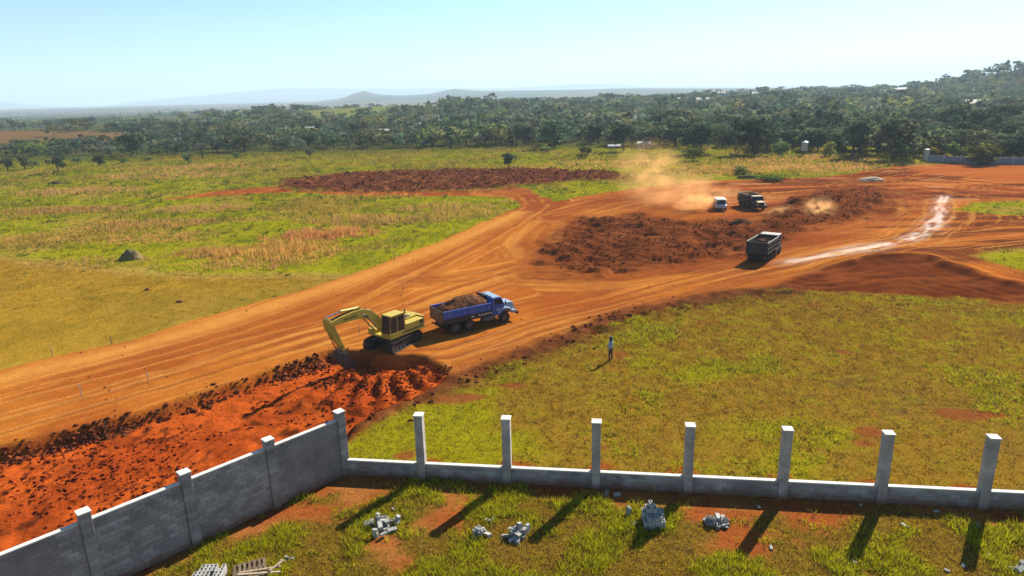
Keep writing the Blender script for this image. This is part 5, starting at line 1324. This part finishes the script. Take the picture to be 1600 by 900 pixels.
solo = [
    ([(-0.06, 173.98)], 4.2, 4.6, 'round', 'small dark tree standing alone behind the ploughed strip'),
    ([(22.05, 198.59)], 3.6, 5.4, 'bush', 'round green bush standing alone beyond the grass island'),
    ([(48.50, 181.72)], 3.8, 6.5, 'bush', 'wide grey green bush standing alone behind the dust'),
    ([(-63.62, 222.62)], 3.2, 4.0, 'round', 'tiny lone tree on the far meadow left of the ploughed strip'),
    ([(11.88, 224.70)], 2.6, 5.0, 'bush', 'small dark bush before the pale green thicket'),
    ([(51.52, 150.86)], 2.2, 5.0, 'bush', 'small green bush at the far edge of the dirt'),
    ([(53.47, 138.81)], 1.5, 7.0, 'bush', 'low dark green bush where dirt meets dry grass'),
    ([(-123.64, 209.10)], 4.0, 4.6, 'round', 'round dark tree nearest the camera on the left meadow'),
    ([(-126.18, 193.85)], 5.2, 5.6, 'flat', 'leaning thin tree with bare stem on the left meadow'),
    ([(-143.19, 204.61)], 4.8, 5.0, 'round', 'dark round tree near the left frame edge'),
    ([(-146.12, 201.79)], 4.2, 4.6, 'round', 'dark tree touching the left frame edge'),
    ([(-144.97, 212.41)], 2.6, 3.2, 'bush', 'small bush between two dark trees at the left edge'),
    ([(-135.34, 217.91)], 3.0, 5.0, 'flat', 'low flat tree behind the round dark tree'),
    ([(-121.58, 218.51)], 2.0, 3.6, 'bush', 'little bush right of the round dark tree'),
    ([(-117.29, 225.98)], 2.2, 4.0, 'bush', 'dark low bush on the meadow before the left wood'),
    ([(-95.88, 207.95)], 3.4, 3.6, 'flat', 'slender small tree on the dry meadow at the left'),
    ([(-99.20, 225.59)], 3.2, 3.0, 'tall', 'slim upright sapling before the left wood'),
    ([(-87.13, 222.31)], 2.6, 3.6, 'bush', 'small bush before the middle of the wood'),
    ([(108.43, 156.39)], 5.5, 9.5, 'bush', 'bright green bushy tree before the far boundary wall'),
    ([(110.36, 168.55)], 5.0, 8.0, 'bush', 'pale green bush left of the bright bushy tree'),
    ([(122.15, 165.34)], 6.5, 9.0, 'round', 'dense green tree above the right end of the boundary wall'),
    ([(97.84, 171.96)], 5.0, 6.5, 'bush', 'light green tree left of the white cylinder tank'),
    ([(-131.18, 241.56)], 9.0, 10.0, 'round', 'tall dark dome shaped tree at the left end of the wood'),
    ([(89.98, 181.42)], 11.0, 11.0, 'round', 'big dark tree right of the white water tower'),
    ([(96.03, 172.45)], 10.5, 15.0, 'round', 'broad dark tree, widest at the near edge of the wood'),
    ([(84.01, 183.12)], 4.8, 5.0, 'bush', 'small round tree right below the white water tower'),
    ([(75.39, 191.59)], 4.2, 6.0, 'bush', 'small round tree left of the white water tower'),
    ([(56.52, 203.71)], 9.5, 14.0, 'round', 'wide dark green tree behind the pale long house'),
    ([(36.52, 219.54)], 9.0, 9.0, 'round', 'olive green tree behind the white shed'),
    ([(69.62, 195.39)], 11.0, 16.0, 'round', 'very broad grey green tree beyond the dry meadow'),
    ([(15.39, 237.24)], 10.0, 11.0, 'round', 'dark tree behind the pale green thicket'),
]
for P, h, w, sh, lab in solo:
    tree('bush' if sh == 'bush' else 'tree', P[0][0], P[0][1], h, w, sh, lab, 'lone trees and bushes around the field', cat='bush' if sh == 'bush' else 'tree')

# the wood: distance of its near and far edge by bearing
EDGE_N = [(-.80, 275), (-.66, 250), (-.58, 245), (-.45, 250), (-.35, 252), (-.2, 258), (-.1, 250), (0, 250), (.1, 248), (.2, 235), (.3, 215), (.37, 204), (.46, 193), (.55, 180), (.62, 172), (.7, 166), (.9, 150)]
EDGE_F = [(-.80, 285), (-.66, 295), (-.58, 312), (-.45, 330), (-.35, 370), (-.25, 430), (-.15, 520), (-.08, 900), (0, 1200), (.15, 1400), (.9, 1500)]
HOUSES = [  # x, y on the plan, length, depth, wall height, colours, label
    ([(44.76, 227.53)], 4.2, 3, 1.7, (.62, .60, .55), (.40, .37, .32), 'pale long house at the near edge of the wood'),
    ([(35.17, 230.70)], 3.6, 2.4, .9, (.60, .59, .57), (.50, .49, .46), 'low white shed at the edge of the dry meadow'),
    ([(-59.56, 410.95)], 5, 4, 2.6, (.75, .74, .72), (.66, .64, .62), 'white house among the middle trees, leftmost'),
    ([(-51.72, 399.39)], 5, 4, 2.4, (.36, .36, .38), (.40, .40, .42), 'grey roofed house right beside the leftmost white house'),
    ([(-41.06, 434.06)], 4.5, 4, 2.4, (.76, .75, .73), (.70, .68, .66), 'white house standing right of the grey roofed house'),
    ([(-61.53, 346.60)], 5, 4, 2.0, (.62, .60, .52), (.56, .54, .46), 'low cream house in the wood below the pale field'),
    ([(-109.61, 385.87)], 4, 4, 2.2, (.70, .68, .64), (.62, .60, .56), 'small pale house in the left wood'),
    ([(-88.40, 352.67)], 5, 4, 2.0, (.66, .62, .52), (.60, .56, .46), 'low cream house in the left wood'),
    ([(159.87, 679.73)], 14, 10, 5, (.80, .79, .78), (.72, .71, .70), 'white house high in the wood, centre'),
    ([(160.87, 580.24)], 12, 9, 5, (.70, .70, .68), (.62, .61, .60), 'pale house right of the high white house'),
    ([(310.55, 873.22)], 20, 14, 7, (.82, .81, .80), (.78, .77, .76), 'bright white roofed house near the skyline'),
    ([(220.86, 732.69)], 10, 8, 9, (.70, .70, .72), (.60, .60, .62), 'tall narrow pale house in the wood'),
    ([(273.56, 408.46)], 15, 10, 4.5, (.60, .58, .42), (.52, .50, .36), 'flat olive roofed house in the right wood'),
    ([(422.24, 759.89)], 16, 10, 6, (.72, .72, .70), (.66, .65, .62), 'pale house at the top of the right wood'),
    ([(12.66, 353.75)], 9, 6, 3, (.70, .70, .68), (.62, .62, .60), 'small pale house left of the yellow clearing'),
    ([(82.19, 436.40)], 10, 6, 3, (.62, .60, .44), (.46, .50, .20), 'yellow green roofed shelter in the central wood'),
]
def clear_of_houses(x, y):
    k = np.ones(len(x), bool)
    for (P,), L, D, hh, wc, rc, lab in HOUSES + [([(80.32, 188.11)], 6, 4, 0, 0, 0, '')]:
        u = P[0] / P[1]; ox = x - u * y
        half = L * .45 + .9
        k &= ~((np.abs(ox) < half) & (y > P[1] - 8 - .05 * P[1]) & (y < P[1] + D + 4))
    return k
def build_wood():
    # candidates with spacing that opens with distance
    n = 42000
    y = 150 * (1500 / 150) ** RNG.uniform(0, 1, n); u = RNG.uniform(-.84, .9, n); x = u * y
    nn = np.interp(u, *zip(*EDGE_N)); ff = np.interp(u, *zip(*EDGE_F))
    k = (y > nn + RNG.uniform(0, 14, n)) & (y < ff); x, y, u = x[k], y[k], u[k]
    M = masks(x, y); k = (M['flight'] < .3) & (M['fbrown'] < .4) & clear_of_houses(x, y); x, y = x[k], y[k]
    o = np.argsort(y); x, y = x[o], y[o]
    h = RNG.uniform(3.6, 8.8, len(x)) * np.where(x / y < -.1, .72, 1.0) * np.where(RNG.uniform(0, 1, len(x)) < .12, 1.35, 1)
    h *= np.where(y > 700, 1.25, 1.0)
    # thin out by spacing
    cell = {}; keep = []
    for i in range(len(x)):
        s = 4.5 + .0066 * y[i]; ci, cj = int(x[i] // s), int(y[i] // (s * 1.05)); kk = (ci, cj, int(y[i] // 200))
        if kk in cell: continue
        cell[kk] = 1; keep.append(i)
    x, y, h = x[keep], y[keep], h[keep]
    return x, y, h
wx_, wy_, wh_ = build_wood()
# the 250 that show largest stand alone; the mass behind is one object
size = wh_ / wy_
front = np.argsort(wy_ - wh_ * 6)[:250]
fs_ = set(front.tolist())
G_W = 'trees along the near side of the wood'
LAB = {('round', 0): 'rounded dark green tree in the left part of the wood', ('round', 1): 'rounded dark green tree in the middle of the wood', ('round', 2): 'rounded dark green tree in the right part of the wood',
       ('flat', 0): 'flat topped spreading tree in the left part of the wood', ('flat', 1): 'flat topped spreading tree in the middle of the wood', ('flat', 2): 'flat topped spreading tree in the right part of the wood',
       ('tall', 0): 'slim tall tree in the left part of the wood', ('tall', 1): 'slim tall tree in the middle of the wood', ('tall', 2): 'slim tall tree in the right part of the wood',
       ('bush', 0): 'low bushy tree in the left part of the wood', ('bush', 1): 'low bushy tree in the middle of the wood', ('bush', 2): 'low bushy tree in the right part of the wood'}
zt_ = height(wx_, wy_)
def pick_shape(h):
    r = random.random()
    return 'bush' if h < 5.2 else ('round' if r < .55 else 'flat' if r < .85 else 'tall')
# rows of the near side, counted from the left as one sees them
u_ = wx_ / wy_; row_ = {}; 
for i in sorted(front.tolist(), key=lambda j: wy_[j]):
    b = int((u_[i] + 1) / .016); row_.setdefault(b, []).append(i)
ROWLAB = {}
for r, nm in ((0, 'front row'), (1, 'second row')):
    ids = sorted([v[r] for v in row_.values() if len(v) > r], key=lambda j: u_[j])
    for k, i in enumerate(ids):
        n = k + 1; suf = 'th' if 10 < n % 100 < 14 else {1: 'st', 2: 'nd', 3: 'rd'}.get(n % 10, 'th')
        ROWLAB[i] = f'{n}{suf} from the left in the {nm} of the wood'
LOOK = {'round': 'rounded green tree', 'flat': 'flat topped tree', 'tall': 'slim tall tree', 'bush': 'low bushy tree'}
for i in front:
    x, y, h = float(wx_[i]), float(wy_[i]), float(wh_[i]); sh = pick_shape(h)
    sec = 0 if x / y < -.12 else 1 if x / y < .28 else 2
    e = empty('tree', (x, y, float(zt_[i]) - .1), random.uniform(0, 6.28), (LOOK[sh] + ', ' + ROWLAB[i]) if i in ROWLAB else LAB[(sh, sec)], 'tree', G_W)
    w = h * {'round': 1.25, 'flat': 1.5, 'tall': 1.0, 'bush': 1.5}[sh] * random.uniform(.85, 1.25); e.scale = (w, w * random.uniform(.85, 1.1), h)
    me, tm = random.choice(KINDS_[sh])
    for nm, q in (('trunk', tm), ('crown', me)):
        o = bpy.data.objects.new(nm, q); COL.objects.link(o); o.parent = e
# far mass of trees, plus scattered lines of trees on the plain
VV = []; CC = []; TV = MB()
rest = [i for i in range(len(wx_)) if i not in fs_]
lib = []
for k in range(14):
    rg = np.random.default_rng(900 + k); sh = ('round', 'flat', 'round', 'tall', 'flat', 'round', 'bush')[k % 7]
    lib.append((sh,) + crown_np(rg, sh, 95 if sh != 'tall' else 70, .105))
ex = RNG.uniform(-.82, .30, 5200); ey = 330 * (3400 / 330) ** RNG.uniform(0, 1, 5200); exx = ex * ey
cl = fbm(exx * .45, ey, 110, 4, 501); Mx = masks(exx, ey); ff = np.interp(ex, *zip(*EDGE_F))
k = (cl > .16) & (ey > ff + 5) & (Mx['flight'] < .2) & ((Mx['fbrown'] < .4) | (RNG.uniform(0, 1, 5200) < .03)); exx, ey = exx[k], ey[k]; eh = RNG.uniform(4, 8, len(exx))
ax = np.concatenate([wx_[rest], exx]); ay = np.concatenate([wy_[rest], ey]); ah = np.concatenate([wh_[rest], eh]); az = height(ax, ay)
for x, y, h, z in zip(ax, ay, ah, az):
    sh, V, tn = lib[random.randrange(14)]
    w = h * {'round': 1.3, 'flat': 1.6, 'tall': 1.0, 'bush': 1.6}[sh] * random.uniform(.85, 1.3); a = random.uniform(0, 6.28); ca, sa = math.cos(a), math.sin(a)
    q = np.empty_like(V); q[..., 0] = (V[..., 0] * ca - V[..., 1] * sa) * w + x; q[..., 1] = (V[..., 0] * sa + V[..., 1] * ca) * w + y; q[..., 2] = V[..., 2] * h + z
    b = np.array(BASE[sh]) * random.choice((.55, .7, .85, 1.0, 1.0, 1.2, 1.5, 2.0)) * np.array([random.uniform(.8, 1.35), 1, random.uniform(.7, 1.3)])
    VV.append(q.reshape(-1, 3)); CC.append(np.repeat(b[None] * tn[:, None], 4, 0))
    if y < 520: TV.tube((x, y, z - .2), (x, y, z + h * .5), h * .03, h * .015, 5, cap=False)
VV = np.concatenate(VV); CC = np.concatenate(CC)
me = np_mesh('forest', VV, np.arange(len(VV)).reshape(-1, 4)); add_col(me, 'tint', np.clip(CC, .005, .5))
fo = mesh_obj('forest', me, LEAF_FAR); tag(fo, 'dense far wood covering the land up to the skyline', 'forest', kind='stuff')
o = TV.build('trunks', M_BARK, fo); tag(o, kind='stuff')

# ------------------------------------------------------------------ houses in the wood, tanks, boundary wall
M_DOOR = mat('door_paint', (.12, .09, .07), .7); 
def house(P, L, D, hh, wc, rc, lab):
    x, y = P; z = zat(x, y)
    wm = mat('house_wall', wc, .85, noise=.12, scale=.8); rm = mat('house_roof', rc, .8, noise=.18, scale=1.2)
    t = empty('house', (x, y + D / 2, z - .1), math.atan2(-x, y) * .5 + random.uniform(-.25, .25), lab, 'house')
    wl_ = MB().box((0, 0, hh / 2), (L, D, hh)).build('wall', wm, t)
    r = MB(); e = .35; rh = D * .22
    r.add([(-L / 2 - e, -D / 2 - e, hh + .01), (L / 2 + e, -D / 2 - e, hh + .01), (L / 2 + e, D / 2 + e, hh + .01), (-L / 2 - e, D / 2 + e, hh + .01), (-L / 2 - e, 0, hh + rh), (L / 2 + e, 0, hh + rh)],
          [(0, 1, 5, 4), (2, 3, 4, 5), (1, 2, 5), (3, 0, 4), (3, 2, 1, 0)])
    r.build('roof', rm, t)
    MB().box((L * .12, -D / 2 - .02, min(1.05, hh * .42)), (.9, .05, min(2.1, hh * .84))).build('door', M_DOOR, t)
    for sx in (-.32, .36): 
        w = MB().box((L * sx, -D / 2 - .02, hh * .58), (1.2, .05, min(1.1, hh * .4))).build('window', M_WHITE, t); MB().box((L * sx, -D / 2 - .05, hh * .58), (1.0, .03, min(.9, hh * .32))).build('pane', M_GLASS, w)
for (P,), L, D, hh, wc, rc, lab in HOUSES: house(P, L, D, hh, wc, rc, lab)

(P,) = [(80.32, 188.11)]
t = empty('water_tower', (P[0], P[1], zat(*P)), .3, 'white water tower on a slim mast before the right wood', 'water tower')
MB().tube((0, 0, 1.4), (0, 0, 3.7), .85, .85, 18).build('tank', M_WHITE, t, bevel=.05)
MB().tube((0, 0, 3.7), (0, 0, 4.0), .85, .1, 18).build('tank_lid', M_WHITE, t)
for i in range(4):
    a = i * math.pi / 2 + .78; MB().tube((math.cos(a) * .6, math.sin(a) * .6, -.1), (math.cos(a) * .5, math.sin(a) * .5, 1.45), .09, n=6).build('leg', M_GREY2, t)
(P,) = [(102.20, 169.06)]
t = empty('water_tank', (P[0], P[1], zat(*P)), 0, 'tall white cylinder tank at the left end of the boundary wall', 'water tank')
MB().tube((0, 0, -.1), (0, 0, 2.6), .62, .6, 18).build('tank', M_WHITE, t)
MB().tube((0, 0, 2.6), (0, 0, 2.75), .66, .3, 18).build('tank_lid', M_GREY2, t)
MB().box((.68, 0, 1.2), (.06, .3, 2.5)).build('ladder', M_GREY2, t)
# far boundary wall: panels between posts
bw = empty('boundary_wall', (0, 0, 0), 0, 'long low grey boundary wall beyond the orange flats at the right', 'wall')
pts = [(99.95, 164.71), (105.06, 160.25), (111.78, 157.02), (117.32, 155.60), (123.02, 152.70), (130.07, 150.92)]
M_FARWALL = mat('far_wall', (.34, .36, .40), .9, noise=.2, scale=.8)
for (xa, ya), (xb, yb) in zip(pts[:-1], pts[1:]):
    d = Vector((xb - xa, yb - ya, 0)); n = max(2, int(d.length / 3.2)); an = math.atan2(d.y, d.x); Rz = Matrix.Rotation(an, 3, 'Z')
    for i in range(n):
        c = Vector((xa, ya, 0)) + d * ((i + .5) / n); z = zat(c.x, c.y)
        MB().box((c.x, c.y, z + .75), (d.length / n - .24, .15, 1.7), Rz).build('panel', M_FARWALL, bw)
        q = Vector((xa, ya, 0)) + d * (i / n); MB().box((q.x, q.y, zat(q.x, q.y) + .9), (.25, .25, 2.0), Rz).build('post', M_COLUMN, bw)

# ------------------------------------------------------------------ dust and haze
def volume_mat(name, col, dens, noise=None, aniso=.3):
    m = bpy.data.materials.new(name); m.use_nodes = True; n = m.node_tree; n.nodes.clear()
    o = n.nodes.new('ShaderNodeOutputMaterial'); v = n.nodes.new('ShaderNodeVolumePrincipled')
    v.inputs['Color'].default_value = (*col, 1); v.inputs['Density'].default_value = dens; v.inputs['Anisotropy'].default_value = aniso
    if noise:
        tc = n.nodes.new('ShaderNodeTexCoord'); nz = n.nodes.new('ShaderNodeTexNoise'); nz.inputs['Scale'].default_value = noise; nz.inputs['Detail'].default_value = 3
        n.links.new(tc.outputs['Object'], nz.inputs['Vector'])
        ln = n.nodes.new('ShaderNodeVectorMath'); ln.operation = 'LENGTH'; n.links.new(tc.outputs['Object'], ln.inputs[0])
        fall = n.nodes.new('ShaderNodeMapRange'); fall.interpolation_type = 'SMOOTHSTEP'; fall.inputs['From Min'].default_value = 1.0; fall.inputs['From Max'].default_value = .1
        n.links.new(ln.outputs['Value'], fall.inputs['Value'])
        mr = n.nodes.new('ShaderNodeMapRange'); mr.inputs['From Min'].default_value = .42; mr.inputs['From Max'].default_value = .8; mr.inputs['To Max'].default_value = dens
        n.links.new(nz.outputs['Fac'], mr.inputs['Value'])
        mu = n.nodes.new('ShaderNodeMath'); mu.operation = 'MULTIPLY'; n.links.new(mr.outputs[0], mu.inputs[0]); n.links.new(fall.outputs[0], mu.inputs[1]); n.links.new(mu.outputs[0], v.inputs['Density'])
    n.links.new(v.outputs[0], o.inputs['Volume']); return m

def dust(x, y, z, rx, ry, rz_, dens, label, seed):
    me = bpy.data.meshes.new('dust_cloud'); bm = bmesh.new(); bmesh.ops.create_icosphere(bm, subdivisions=3, radius=1.0); bm.to_mesh(me); bm.free()
    o = mesh_obj('dust_cloud', me, volume_mat('dust', (.95, .54, .22), dens, 2.0 + seed)); o.location = (x, y, z); o.scale = (rx, ry, rz_); o.rotation_euler = (0, 0, seed)
    return tag(o, label, 'dust', kind='stuff')
dust(28.8, 105.5, 1.1, 5.0, 3.2, 2.6, 1.5, 'orange dust hanging behind the white van', .2)
dust(40.5, 100.5, .4, 5.2, 2.2, 1.0, .6, 'dust rolling beside the far truck', .5)
dust(45.0, 98.5, .9, 5.6, 3.0, 2.2, .6, 'bright dust puff in front of the far truck', 1.1)
dust(33.5, 108.5, 1.6, 6.5, 2.2, 2.6, .5, 'thin dust between the van and the far truck', .1)
dust(26.0, 112.0, 2.5, 11.0, 7.0, 5.0, .26, 'thin orange dust drifting up behind the van', .4)
dust(25.0, 124.0, 5.0, 11.0, 7.0, 6.0, .15, 'faint dust drifting high over the dry meadow', .9)

hz = MB().box((0, 8200, 139), (34000, 17600, 312)).build('haze', volume_mat('haze_air', (.56, .72, .86), 1.9e-4, aniso=.1))
tag(hz, 'pale blue haze in the air over the whole land', 'haze', kind='stuff')
